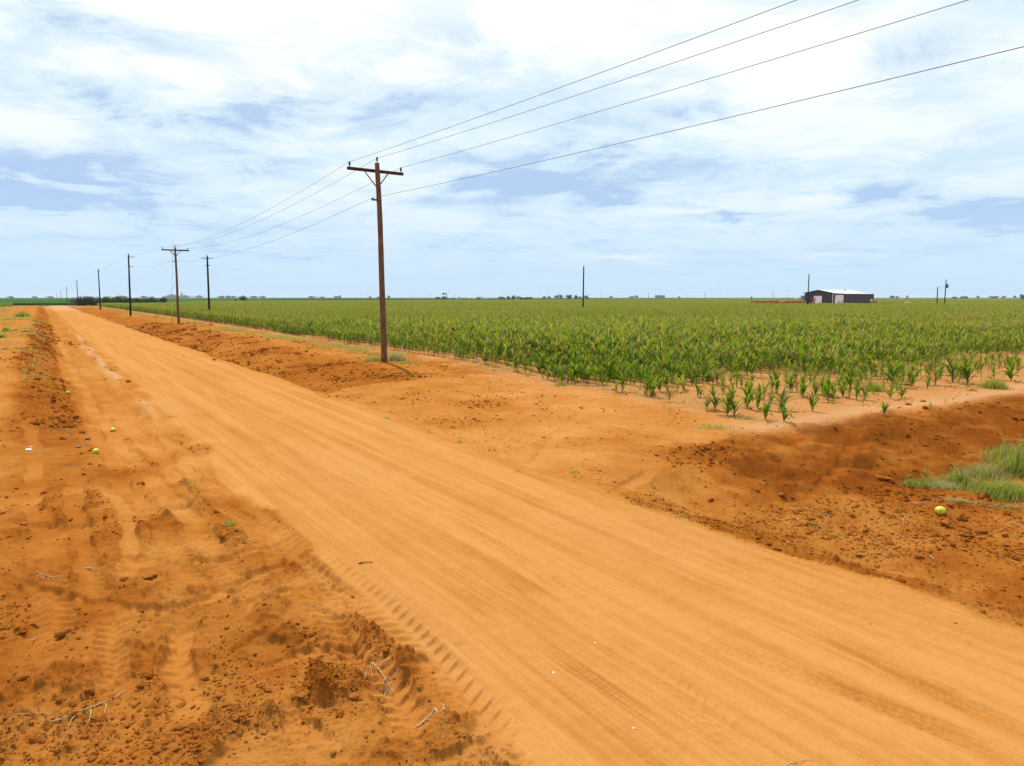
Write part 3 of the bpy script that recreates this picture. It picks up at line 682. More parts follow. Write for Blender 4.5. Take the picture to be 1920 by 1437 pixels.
# guys of the second pole
for lab, att, off, sidev, g0, g1 in [('steep guy wire with a yellow guard at the second brown pole', 8.5, 6.4, 0.2, .02, .26), ('slanting guy wire with a yellow guard left of the second brown pole', 4.2, 12.0, -.8, .03, .42)]:
    top = P2 + Vector((-.1, 0, att)); q = P2 + DV * off + NV * sidev; q.z = gz(q.x, q.y)
    t = empty('guy_wire', q); tag(t, lab, 'guy wire', 'guys of the second pole')
    MB().tube([(0, 0, -.05), top - q], .008, 6).build('wire_strand', M_WIRE, t, True)
    MB().tube([(top - q) * g0, (top - q) * g1], .038, 8).build('guy_guard', M_YEL, t, True)

# ------------------------------------------------------------------ sorghum
def leaf_pts(L, W, up, droop, nseg, fold=0.3):
    """blade from the origin along +X, arching up then over"""
    v = []; f = []; px = pz = 0.0; a = up
    for i in range(nseg + 1):
        t = i / nseg; w = W * (0.55 + 1.2 * t) * (1 - t) ** 0.75 * 0.75 if t < 1 else 0.0
        w = max(w, W * 0.02); v += [(px, -w, pz + w * fold), (px, 0, pz), (px, w, pz + w * fold)]
        a2 = up - droop * t * t * 1.25; px += L / nseg * math.cos(a2); pz += L / nseg * math.sin(a2)
    for i in range(nseg):
        b = i * 3; f += [(b, b + 3, b + 4, b + 1), (b + 1, b + 4, b + 5, b + 2)]
    return v, f
rnd = random.Random(11)
LEAVES = []
for k in range(8):
    v, f = leaf_pts(0.56 + 0.06 * (k % 3), 0.050 + .006 * (k % 2), R(74 - 3 * k), R(45 + 13 * k), 6)
    b = MB(); b.v, b.f = v, f; me = bpy.data.meshes.new('leaf'); me.from_pydata(v, [], f); me.materials.append(M_LEAF); me.polygons.foreach_set('use_smooth', [True] * len(f)); LEAVES.append(me)
LEAVES_Y = []
for me in LEAVES[:5]:
    m2 = me.copy(); m2.materials.clear(); m2.materials.append(M_LEAFY); LEAVES_Y.append(m2)
def head_geo(seg=7, ring=6, s=1.0, rs=None):
    v = []; f = []
    for i in range(ring + 1):
        t = i / ring; rr = .034 * s * (math.sin(math.pi * min(t * .92 + .06, 1)) ** .7)
        for k in range(seg):
            a = 6.283 * k / seg + i * .4; q = rr * (1 + (rs.uniform(-.2, .2) if rs else 0)); v.append((q * math.cos(a), q * math.sin(a), t * .20 * s))
    for i in range(ring):
        for k in range(seg): f.append((i * seg + k, i * seg + (k + 1) % seg, (i + 1) * seg + (k + 1) % seg, (i + 1) * seg + k))
    f.append(tuple(range(seg - 1, -1, -1))); f.append(tuple(ring * seg + k for k in range(seg)))
    return v, f
HEADS = []
for k in range(4):
    v, f = head_geo(7, 6, 1.0, rnd); me = bpy.data.meshes.new('seed_head'); me.from_pydata(v, [], f); me.materials.append(M_HEADR if k == 3 else M_HEAD); HEADS.append(me)
STALKS = []
for k in range(3):
    STALKS.append(MB().tube([(0, 0, -.03), (.004 * k, 0, .3), (0, .006 * k, .62), (0, 0, .8)], [.014, .012, .009, .006], 6).mesh('stalk', M_STALK, True))
def plant_obj(x, y, z, h, label, group, head=True, pale=False, nleaf=9, rs=None):
    """one plant built of a stalk, single leaves and a seed head; h = total height"""
    s = h / 0.95 if head else h / 0.86
    t = empty('sorghum_plant', (x, y, z), rs.uniform(0, 6.28), s); t.rotation_euler = (rs.uniform(-.09, .09), rs.uniform(-.09, .09), t.rotation_euler.z)
    tag(t, label, 'sorghum', group)
    st = mesh_obj('stalk', rs.choice(STALKS), t)
    if not head: st.scale = (1.1, 1.1, .5)
    a = rs.uniform(0, 6.28); pool = LEAVES_Y if pale else LEAVES
    for i in range(nleaf):
        fz = (i + .5) / nleaf; zz = (.06 + .60 * fz) if head else (.03 + .34 * fz)
        lf = mesh_obj('leaf', pool[min(len(pool) - 1, max(0, int((1 - fz) * 6 + rs.uniform(-1, 2))))], t)
        lf.location = (0, 0, zz); lf.rotation_euler = (rs.uniform(-.25, .25), rs.uniform(-.1, .15), a); k = rs.uniform(.75, 1.15) * (1.0 if head else 1.05); lf.scale = (k, k * 1.3, k)
        a += 3.14 + rs.uniform(-.5, .5)
    if head:
        hd = mesh_obj('seed_head', rs.choice(HEADS), t); hd.location = (0, 0, .74); hd.scale = (1.35, 1.35, 1.25); hd.rotation_euler = (rs.uniform(-.15, .15), rs.uniform(-.15, .15), 0)
    return t
# joined low-cost plant for the rest of the field
def plant_mesh_data(rs, nleaf, nseg, head, dz=0, ripe=False):
    V = []; Fc = []; mi = []
    def add(v, f, mtx, m):
        b = len(V); V.extend([tuple(mtx @ Vector(p)) for p in v]); Fc.extend([tuple(b + i for i in q) for q in f]); mi.extend([m] * len(f))
    tb = MB().tube([(0, 0, -.03), (0, 0, .8)], [.014, .007], 4, False); add(tb.v, tb.f, Matrix(), 1)
    a = rs.uniform(0, 6.28)
    for i in range(nleaf):
        fz = (i + .5) / nleaf
        v, f = leaf_pts(rs.uniform(.46, .72), rs.uniform(.054, .072), R(74 - 26 * (1 - fz)), R(45 + 75 * (1 - fz) + rs.uniform(-15, 25)), nseg)
        add(v, f, Matrix.Translation((0, 0, .10 + .58 * fz)) @ Euler((rs.uniform(-.25, .25), 0, a)).to_matrix().to_4x4(), 0 if rs.random() < .78 else 4); a += 3.14 + rs.uniform(-.5, .5)
    if head:
        v, f = head_geo(5, 4, rs.uniform(1.15, 1.6), rs); add(v, f, Matrix.Translation((0, 0, .76)) @ Euler((rs.uniform(-.15, .15), rs.uniform(-.15, .15), 0)).to_matrix().to_4x4(), 3 if ripe else 2)
    return V, Fc, mi
MATS = [M_LEAF, M_STALK, M_HEAD, M_HEADR, M_LEAFY]
def to_mesh(name, V, Fc, mi):
    me = bpy.data.meshes.new(name); me.from_pydata(V, [], Fc)
    for m in MATS: me.materials.append(m)
    me.polygons.foreach_set('material_index', mi); me.polygons.foreach_set('use_smooth', [True] * len(Fc)); return me
VAR = bpy.data.collections.new('sorghum_variants')
rs = random.Random(3); vn = 0
def add_var(me):
    global vn
    o = bpy.data.objects.new('variant_%02d' % vn, me); VAR.objects.link(o); vn += 1; return vn - 1
SING = [add_var(to_mesh('sorghum', *plant_mesh_data(rs, 11, 4, k < 5, 0, k == 2))) for k in range(8)]
def patch_mesh(size, row, step, nleaf, nseg, seed):
    rs = random.Random(seed); V = []; Fc = []; mi = []
    lib = [plant_mesh_data(rs, nleaf + 1, nseg, True, 0, k % 5 < 3) for k in range(10)]
    for i in range(int(size / row)):
        t = 0.0
        while t < size:
            pv, pf, pm = lib[rs.randrange(len(lib))]; xx = -size / 2 + (i + .5) * row + rs.uniform(-.12, .12); yy = -size / 2 + t; s = rs.uniform(.72, 1.06); wd = 1.0 if nseg > 2 else 1.5
            a = rs.uniform(0, 6.28); c, d = math.cos(a) * s * wd, math.sin(a) * s * wd; b = len(V)
            V.extend([(xx + c * p[0] - d * p[1], yy + d * p[0] + c * p[1], p[2] * s) for p in pv]); Fc.extend([tuple(b + q for q in ff) for ff in pf]); mi.extend(pm)
            t += step * rs.uniform(.6, 1.5)
    return to_mesh('sorghum_patch', V, Fc, mi)
PA = [add_var(patch_mesh(8, 0.8, .17, 6, 3, 20 + k)) for k in range(3)]
PB = [add_var(patch_mesh(16, 1.0, .42, 5, 2, 40 + k)) for k in range(3)]
def gn_group():
    ng = bpy.data.node_groups.new('sorghum_scatter', 'GeometryNodeTree')
    ng.interface.new_socket('Geometry', in_out='INPUT', socket_type='NodeSocketGeometry'); ng.interface.new_socket('Geometry', in_out='OUTPUT', socket_type='NodeSocketGeometry')
    N = ng.nodes; L = ng.links; gi = N.new('NodeGroupInput'); go = N.new('NodeGroupOutput')
    ci = N.new('GeometryNodeCollectionInfo'); ci.inputs[0].default_value = VAR; ci.inputs[1].default_value = True; ci.inputs[2].default_value = True
    io = N.new('GeometryNodeInstanceOnPoints'); L.new(gi.outputs[0], io.inputs['Points']); L.new(ci.outputs[0], io.inputs['Instance'])
    io.inputs['Pick Instance'].default_value = True
    def na(nm, t):
        x = N.new('GeometryNodeInputNamedAttribute'); x.data_type = t; x.inputs[0].default_value = nm; return x.outputs[0]
    L.new(na('var', 'INT'), io.inputs['Instance Index']); L.new(na('rot', 'FLOAT_VECTOR'), io.inputs['Rotation']); L.new(na('scl', 'FLOAT_VECTOR'), io.inputs['Scale'])
    L.new(io.outputs[0], go.inputs[0]); return ng
NG = gn_group()
def scatter(name, label, pts, var, rot, scl):
    me = bpy.data.meshes.new(name); n = len(pts); me.vertices.add(n); me.vertices.foreach_set('co', np.asarray(pts, dtype=np.float32).ravel())
    a = me.attributes.new('var', 'INT', 'POINT'); a.data.foreach_set('value', np.asarray(var, dtype=np.int32))
    a = me.attributes.new('rot', 'FLOAT_VECTOR', 'POINT'); a.data.foreach_set('vector', np.asarray(rot, dtype=np.float32).ravel())
    a = me.attributes.new('scl', 'FLOAT_VECTOR', 'POINT'); a.data.foreach_set('vector', np.asarray(scl, dtype=np.float32).ravel())
    for m in MATS: me.materials.append(m)
    o = mesh_obj(name, me); md = o.modifiers.new('scatter', 'NODES'); md.node_group = NG
    tag(o, label, 'sorghum', kind='stuff'); return o
EDGE_V = [10, 42, 46, 75, 103, 200, 362, 1000]; EDGE_U = [268, 278, 355, 388, 436, 488, 528, 560]
def field_end(v): return np.interp(v, EDGE_V, EDGE_U)
def clearing(u, v):
    x, y = to_xy(u, v); return (y > 203) & (y < 262) & (x / y > .335) & (x / y < .605)
def build_sorghum():
    rng = np.random.default_rng(9); rs = random.Random(9)
    # hand placed plants of the bare corner, read off as ground positions (zoomed tile scale 5.333)
    front = [(125, 450, 170), (70, 430, 120), (290, 500, 150), (300, 622, 90), (195, 400, 130), (375, 400, 130), (430, 390, 120), (560, 300, 130), (685, 320, 120), (770, 330, 160),
             (575, 450, 120), (605, 455, 100), (665, 585, 150), (720, 470, 110), (748, 578, 170), (868, 632, 210), (937, 645, 220), (910, 320, 90), (1010, 322, 70), (1070, 572, 220),
             (1170, 560, 170), (1235, 482, 150), (1255, 685, 160), (1312, 512, 90), (1320, 412, 150), (1360, 432, 190), (1415, 592, 190), (1440, 706, 150), (1510, 652, 90), (1505, 402, 150),
             (1625, 452, 130), (1755, 432, 150), (1722, 596, 160), (1882, 500, 170)]
    items = [(1200 + a / 5.333, 660 + b / 5.333, h / 5.333) for a, b, h in front]
    items += [(1000 + a / 2.087, 600 + b / 2.087, h) for a, b, h in [(1373, 374, 22), (1440, 306, 20), (1555, 352, 14), (1610, 325, 16), (1410, 262, 40), (1240, 268, 34), (1640, 245, 40), (1572, 255, 36), (1700, 250, 38), (1480, 262, 30), (1870, 240, 34), (1290, 330, 16), (1150, 300, 30), (1180, 325, 12),
              (95, 232, 30), (160, 240, 34), (210, 255, 36), (350, 285, 34), (300, 240, 34), (262, 238, 34)]]
    cand = []
    for px, py, hp in items:
        x, y, z = place(px, py); cand.append((x, y, z, max(.2, hp / F * y * 1.4), 'lone'))
    # rows run along the road
    rows = []
    for v in np.arange(15.0, 62, 0.80):
        u0 = 9.8 if v > 15.5 else 10.5
        us = np.arange(u0, 62, .10); us = us + rng.uniform(-.05, .05, len(us)); rows.append(np.stack([us, v + rng.normal(0, .05, len(us))], 1))
    P = np.vstack(rows); u, v = P[:, 0], P[:, 1]; x, y = to_xy(u, v)
    dens = ss(9.6, 19.5, u + 4.0 * pn(u * .35, v * .35, 201) + 3.0 * pn(u * 1.1, v * 1.1, 204)) ** 1.3 ; dens = np.minimum(dens, 0.30 + ss(14.6, 17.6, v + 1.2 * pn(u * .5, v * .5, 202)))
    dens = dens * (0.45 + 0.55 * ss(-.5, .3, pn(u * .35, v * .35, 203) + ss(13, 24, u)))
    dens = np.where((u < 13.5) & (v < 19), dens * .3, dens)
    a = np.degrees(np.arctan2(x, y)); r = np.hypot(x, y)
    k = (rng.random(len(u)) < dens) & (abs(a) < 47) & (r < 62); u, v, x, y, r, dens = u[k], v[k], x[k], y[k], r[k], dens[k]
    z = ground(x, y)[0]
    hgt = (0.58 + 0.36 * ss(10, 24, u)) * (0.70 + .30 * ss(15, 20, v)) * rng.uniform(.55, 1.18, len(u)) * (1 + .07 * pn(u * .12, v * .12, 205))
    order = np.argsort(r)
    nind = 300 - len(cand); near = order[:nind]; rest = order[nind:]
    for x_, y_, z_, h_, _ in cand:
        small = h_ < .34
        if small: plant_obj(x_, y_, z_, h_, 'small pale sorghum seedling standing alone on the bare field corner', 'seedlings on the bare field corner', False, True, 5, rs)
        else: plant_obj(x_, y_, z_, h_, 'leafy dark green sorghum plant standing apart at the bare field corner', 'sorghum plants scattered on the field corner', False, rs.random() < .1, 14, rs)
    for i in near:
        plant_obj(x[i], y[i], z[i] - .01, hgt[i], 'green sorghum plant in the thin first rows at the front of the field', 'sorghum plants in the front rows', rs.random() < .7, rs.random() < .12, 10, rs)
    n = len(rest); xs, ys_, zs = x[rest], y[rest], z[rest]; rr = r[rest]
    keep = rr < 58; 
    pts = [np.stack([xs, ys_, zs], 1)[keep]]; var = [rng.choice(SING, n, p=[.13] * 7 + [.09])[keep]]; rot = [np.stack([rng.normal(0, .07, n), rng.normal(0, .07, n), rng.uniform(0, 6.28, n)], 1)[keep]]
    s = hgt[rest] / .95; scl = [np.stack([s * 1.05, s * 1.05, s], 1)[keep]]
    # patches farther out
    for size, choices, r0, r1 in ((8.0, PA, 54, 230), (16.0, PB, 226, 900)):
        gu, gv = np.meshgrid(np.arange(10 + size / 2, 705, size), np.arange(15 + size / 2, 1000, size)); gu, gv = gu.ravel(), gv.ravel(); gx, gy = to_xy(gu, gv); gr = np.hypot(gx, gy); ga = np.degrees(np.arctan2(gx, gy))
        k = (gr > r0) & (gr < r1) & (abs(ga) < 48) & (gu < field_end(gv)) & ~clearing(gu, gv)
        gu, gv, gx, gy = gu[k], gv[k], gx[k], gy[k]; m = len(gx); gz_ = ground(gx, gy)[0]
        sz = 1.0 + .10 * pn(gu * .02, gv * .02, 207)
        pts.append(np.stack([gx, gy, gz_], 1)); var.append(rng.choice(choices, m))
        flip = rng.integers(0, 2, m) * math.pi
        rot.append(np.stack([np.zeros(m), np.zeros(m), ROADROT + flip], 1)); scl.append(np.stack([np.ones(m), np.ones(m), sz], 1))
    scatter('sorghum_crop', 'wide field of green sorghum with yellowish seed heads right of the road', np.vstack(pts), np.concatenate(var), np.vstack(rot), np.vstack(scl))
    gu, gv = np.meshgrid(np.arange(204, 310, 8.), np.arange(-116.5, -9, 8.)); gu, gv = gu.ravel(), gv.ravel(); gx, gy = to_xy(gu, gv); k = abs(np.degrees(np.arctan2(gx, gy))) < 50; gx, gy = gx[k], gy[k]; m = len(gx)
    scatter('sorghum_crop', 'small yellowish green sorghum field on the far left of the road', np.stack([gx, gy, ground(gx, gy)[0]], 1), rng.choice(PA, m), np.stack([np.zeros(m), np.zeros(m), np.full(m, ROADROT)], 1), np.ones((m, 3)))
    print('sorghum instances', len(np.vstack(pts)))
build_sorghum()

# ------------------------------------------------------------------ grass and weeds
def blades(name, P, H, W, lean, dry, mat, seed, nseg=3):
    rng = np.random.default_rng(seed); n = len(P); a = rng.uniform(0, 6.28, n); dx, dy = np.cos(a), np.sin(a); V = []; 
    for i in range(nseg + 1):
        t = i / nseg; w = W * (1 - t) ** .8 + .0004; off = lean * t ** 1.8 * H
        cx = P[:, 0] + dx * off; cy = P[:, 1] + dy * off; cz = P[:, 2] + H * t * (1 - .25 * lean * t)
        V.append(np.stack([cx - dy * w, cy + dx * w, cz], 1)); V.append(np.stack([cx + dy * w, cy - dx * w, cz], 1))
    V = np.stack(V, 1).reshape(-1, 3); nv = 2 * (nseg + 1); b = (np.arange(n) * nv)[:, None]
    Fc = np.concatenate([b + np.array([[2 * i, 2 * i + 1, 2 * i + 3, 2 * i + 2]]) for i in range(nseg)], 0)
    return np_mesh(name, V, Fc, mat, True, dict(dry=np.repeat(dry, nv)))
def tuft(name, label, cat, px, py, rad, h, n, dryf, seed, group=None, w=.004, lean=.7, flat=1.0, stems=0, elong=1.0, pos=None):
    x, y, z = pos if pos is not None else place(px, py); rng = np.random.default_rng(seed)
    q = rng.normal(0, .45, (n, 2)) * rad * [elong, flat]; zz = ground(x + q[:, 0], y + q[:, 1])[0] - z
    d = np.hypot(q[:, 0] / elong, q[:, 1] / flat) / rad; H = h * rng.uniform(.45, 1.05, n) * np.clip(1.15 - .5 * d, .3, 1.1)
    me = blades('grass_blades', np.stack([q[:, 0], q[:, 1], zz - .01], 1), H, w * rng.uniform(.7, 1.3, n) * (1 + y / 25), rng.uniform(.15, 1, n) * lean, (rng.random(n) < dryf) * rng.uniform(.5, 1, n), M_GRASS, seed)
    t = empty(name, (x, y, z)); tag(t, label, cat, group); mesh_obj('grass_blades', me, t)['kind'] = 'stuff'
    if stems:
        for i in range(stems):
            sx, sy = rng.normal(0, .4, 2) * rad * np.array([elong, flat]); b = MB(); hh = h * rng.uniform(1.1, 1.5); lz = gz(x + sx, y + sy) - z
            b.tube([(sx, sy, lz - .02), (sx + rng.normal(0, .02), sy, lz + hh * .5), (sx + rng.normal(0, .04), sy, lz + hh)], [.004, .0035, .002], 5)
            b.build('weed_stem', M_STALK, t, True)
            m = int(26); k = np.stack([rng.normal(sx, .02, m), rng.normal(sy, .02, m), lz + hh * rng.uniform(.25, .98, m)], 1)
            mesh_obj('weed_leaves', blades('weed_leaves', k, np.full(m, .05), np.full(m, .008), np.full(m, 1.6), np.zeros(m), M_GRASS, seed * 7 + i, 2), t)['kind'] = 'stuff'
    return t
G = 'green weeds in the basin'
tuft('weed_clump', 'thin tall weeds at the left end of the grass in the basin', 'weeds', 1715, 912, .22, .20, 300, .3, 301, G, stems=2, elong=1.2)
tuft('weed_clump', 'small dark green weed beside the thin tall weeds in the basin', 'weeds', 1745, 908, .22, .22, 300, .25, 302, G, stems=2)
tuft('weed_clump', 'upright green weed clump in the middle of the basin grass', 'weeds', 1795, 912, .36, .36, 850, .35, 303, G, stems=5)
tuft('grass_tuft', 'pale dry grass between the weed clumps in the basin', 'grass', 1768, 914, .34, .20, 700, .9, 304, G, lean=1.1)
tuft('grass_tuft', 'rounded blue green grass tuft at the right edge of the basin', 'grass', 1880, 930, .46, .36, 1700, .2, 305, G, elong=1.3, lean=.9)
tuft('grass_tuft', 'pale yellow grass tuft above the rounded green tuft', 'grass', 1842, 893, .46, .34, 900, .75, 306, G, elong=1.2)
tuft('weed_clump', 'tall bright green weeds at the right edge of the picture', 'weeds', 1908, 885, .42, .60, 900, .35, 307, G, stems=7)
tuft('weed_clump', 'feathery weeds behind the tall bright green ones', 'weeds', 1888, 862, .5, .40, 650, .45, 308, G, stems=5)
tuft('grass_tuft', 'dry straw lying in front of the basin weeds', 'grass', 1800, 938, .3, .09, 280, .95, 309, G, lean=2.2, elong=2.0, flat=.5)
tuft('grass_tuft', 'dry straw lying in front of the rounded green tuft', 'grass', 1890, 952, .3, .08, 240, .8, 310, G, lean=2.2, elong=1.6, flat=.4)
tuft('grass_tuft', 'feathery grey dry grass right of the nearest pole foot', 'grass', 742, 676, .55, .52, 520, .95, 311, None, w=.004, lean=1.0)
tuft('grass_tuft', 'short dull green grass left of the nearest pole foot', 'grass', 702, 677, .55, .34, 420, .55, 312, None)
tuft('grass_tuft', 'low dark weeds right of the dry grass at the nearest pole', 'grass', 772, 682, .5, .18, 260, .35, 313, None, elong=1.6)
tuft('grass_tuft', 'small yellow green tuft in front of the first sorghum plants', 'grass', 1052, 723, .28, .2, 160, .2, 314)
tuft('grass_tuft', 'sparse grey green weeds at the tip of the field corner', 'weeds', 1340, 803, .34, .12, 260, .55, 315, elong=1.6)
tuft('grass_tuft', 'tiny green weed in front of the scattered sorghum', 'weeds', 1397, 786, .14, .09, 90, .1, 316, elong=1.4)
tuft('weed_clump', 'rounded bright green bush among the right sorghum plants', 'weeds', 1640, 733, .34, .42, 420, .1, 317, stems=4)
tuft('weed_clump', 'low dark green bush at the right end of the sorghum edge', 'weeds', 1862, 728, .42, .42, 520, .08, 318, stems=4)
tuft('grass_tuft', 'small grey weed on the left track soil', 'weeds', 430, 985, .09, .12, 60, .35, 319)
tuft('grass_tuft', 'low weeds beside the left wheel track near the road', 'weeds', 352, 905, .22, .07, 90, .6, 320, elong=1.6)
tuft('bush', 'dark green bush on the left berm', 'bush', 43, 594, .75, .75, 900, .04, 321, w=.012)
tuft('grass_tuft', 'long low green weeds below the dark bush', 'grass', 25, 600, 1.8, .3, 700, .45, 322, elong=1.6, w=.008)
tuft('weed_clump', 'single leafy weed on the left berm edge', 'weeds', 12, 622, .3, .42, 200, .1, 323, w=.008)
tuft('weed_clump', 'green weed cut by the left picture edge', 'weeds', 3, 634, .25, .3, 160, .1, 324, w=.008)
tuft('grass_tuft', 'grey dry brush on the upper left berm', 'grass', 55, 617, .7, .22, 520, .97, 325, lean=1.4, elong=1.3)
tuft('grass_tuft', 'grey dry brush lower down the left berm', 'grass', 68, 630, .5, .16, 360, .97, 326, lean=1.4, elong=1.4)
tuft('grass_tuft', 'small dry tuft on top of the left berm', 'grass', 66, 603, .4, .3, 260, .9, 327)
rsx = random.Random(77)
small = [(197, 690, 'tiny weed at the left road edge, farthest up'), (225, 713, 'tiny weed in the left rut'), (345, 667, 'tiny weed on the right road edge'), (403, 675, 'tiny green weed at the foot of the right bank'),
         (725, 785, 'tiny weed right of the road centre'), (863, 830, 'tiny green weed on the turn-out'), (1077, 887, 'pale green weed on the turn-out track'), (1230, 917, 'small green weed beside the turn-out'),
         (1275, 970, 'pale sprig near the right road edge'), (1585, 1003, 'green sprig lying in the basin'), (1525, 985, 'grey dry sprig in the basin'), (1690, 650 + 100, 'green sprig by the field margin')]
for i, (px, py, lab) in enumerate(small):
    tuft('weed', lab, 'weeds', px, py, .10 + .004 * i, .08, 46, .35, 340 + i, 'small weeds on bare soil', w=.004)
def strip(name, label, u0, u1, vfun, wid, n, h, dryf, seed, w=.006):
    rng = np.random.default_rng(seed); u = u0 * (u1 / u0) ** rng.random(n); v = vfun(u) + rng.normal(0, wid, n); d = ss(-.35, .35, fbm(u * .35, v * .8, seed, 3)); k = rng.random(n) < d; u, v = u[k], v[k]; x, y = to_xy(u, v); m = len(u)
    me = blades(name, np.stack([x, y, ground(x, y)[0] - .01], 1), h * rng.uniform(.4, 1.1, m), w * (1 + u / 60) * rng.uniform(.7, 1.3, m), rng.uniform(.2, 1.1, m), (rng.random(m) < dryf) * rng.uniform(.4, 1, m), M_GRASS, seed, 2)
    tag(mesh_obj(name, me), label, 'grass', kind='stuff')
strip('roadside_grass', 'short grey green grass along the field edge by the poles', 29, 220, lambda u: 13.2 + 0 * u, .55, 16000, .22, .55, 401)
strip('roadside_grass', 'dry grass and weeds on the bare strip right of the nearest pole', 17, 32, lambda u: 14.3 + 0 * u, .45, 2600, .16, .7, 404, .004)
strip('roadside_grass', 'thin dry grass along the top of the left berm', 26, 220, lambda u: -3.0 - u * .03, 1.8, 20000, .30, .6, 402, .009)
def litter():
    rng = np.random.default_rng(410); n = 5200; u = rng.uniform(9.3, 19, n); v = 14.0 + 17 * rng.random(n) ** 1.3; k = rng.random(n) < ss(-.3, .5, fbm(u * .7, v * .7, 411, 3)); u, v = u[k], v[k]; x, y = to_xy(u, v); m = len(u)
    me = blades('crop_litter', np.stack([x, y, ground(x, y)[0]], 1), rng.uniform(.03, .10, m), rng.uniform(.003, .007, m), rng.uniform(.6, 3.0, m), (rng.random(m) < .75) * rng.uniform(.5, 1, m), M_GRASS, 412, 2)
    tag(mesh_obj('crop_litter', me), 'dry leaf litter and tiny weeds between the scattered sorghum plants', 'litter', kind='stuff')
litter()
strip('roadside_grass', 'sparse dry stubble at the foot of the first sorghum rows', 12, 40, lambda u: 15.2 + 0 * u, .5, 2500, .14, .85, 403, .004)

# straw lying about and the twigs
def twig(label, px, py, length, seed, nb=5, rad=.006, mat=None, ang=None, group='dry twigs on the soil'):
    rs = random.Random(seed); x, y, z = place(px, py); t = empty('dry_twig', (x, y, z)); tag(t, label, 'twig', group)
    a = ang if ang is not None else rs.uniform(0, 6.28)
    def run(b, x0, y0, a, l, r, z0):
        n = 6; pts = []; cx, cy = x0, y0
        for i in range(n + 1):
            pts.append((cx, cy, float(np.mean(ground(x + cx + np.array([0, .07, -.07, 0, 0]), y + cy + np.array([0, 0, 0, .07, -.07]))[0])) - z + r * .8 + z0 * .4 * math.sin(3.14 * i / n))); a += rs.uniform(-.35, .35); cx += math.cos(a) * l / n; cy += math.sin(a) * l / n
        b.tube(pts, [r * (1 - .7 * i / n) for i in range(n + 1)], 5); return pts
    b = MB(); main = run(b, -math.cos(a) * length / 2, -math.sin(a) * length / 2, a, length, rad, .02); b.build('stem', mat or M_TWIG, t, True)
    for k in range(nb):
        p = main[rs.randrange(1, 6)]; b = MB(); run(b, p[0], p[1], a + rs.choice((-1, 1)) * rs.uniform(.5, 1.3), length * rs.uniform(.18, .4), rad * .6, .03); b.build('side_twig', mat or M_TWIG, t, True)
twig('branched pale twig on the dark clods near the bottom', 715, 1262, .62, 1, 8, .007, ang=-1.0)
twig('pale twig lying below the branched one', 818, 1352, .32, 2, 7, .006, ang=.5)
twig('small pale twig fork left of the branched twig', 722, 1305, .22, 3, 4, .004)
twig('thin pale twig beside the lugged wheel track', 590, 1132, .30, 4, 5, .004, ang=.4)
twig('long straw stalk lying at the lower left', 170, 1342, .62, 5, 3, .009, M_DRY, .30)
twig('thin straw stalk at the lower left picture edge', 45, 1350, .5, 6, 1, .005, M_DRY, .12)
twig('crossed dry stems below the long straw', 110, 1395, .32, 7, 5, .004, M_DRY)
twig('white curled root on the left soil', 72, 1197, .10, 8, 2, .006)
twig('dry straw wisp on the upper left track ridge', 190, 1063, .45, 9, 6, .005, M_DRY, .15)
twig('dry straw bundle left of the crossing tracks', 95, 1085, .55, 10, 8, .005, M_DRY, -.5)
twig('pale straw on the left bank above the melons', 115, 870, .5, 11, 5, .005, M_DRY, -.3)
twig('pale straw below the uppermost left melon', 120, 808, .7, 12, 6, .006, M_DRY, -.2)
twig('dry straw beside the white litter', 60, 850, .5, 13, 6, .005, M_DRY, .9)
twig('white bone-like root left of the yellow melon', 1722, 945, .30, 14, 3, .010, ang=-.5)
twig('pale vine stem curving left of the yellow melon', 1700, 975, .55, 15, 2, .005, M_DRY, .9)
twig('pale vine stem in the middle of the basin', 1675, 1000, .45, 16, 1, .006, M_DRY, 1.9)
twig('thin dry vine near the road side of the basin', 1655, 1075, .35, 17, 4, .004, M_DRY)
twig('dry vine tangle at the road edge of the basin', 1790, 1115, .4, 18, 6, .004, M_DRY)
twig('short pale husk in the lower basin', 1748, 1045, .14, 19, 1, .008, M_TWIG, 1.2)
twig('pale straw on the dark basin slope', 1525, 815, .35, 20, 2, .010, M_TWIG, .25)
twig('short dark twig lying on the road', 686, 1056, .16, 21, 2, .008, simple('dark_twig', (.05, .035, .02)), .3, None)
twig('short straw at the bottom of the road', 1500, 1432, .22, 22, 0, .004, M_DRY, .35)
twig('grey dry sprig on the basin slope by the road', 1545, 970, .3, 23, 7, .004, M_TWIG)

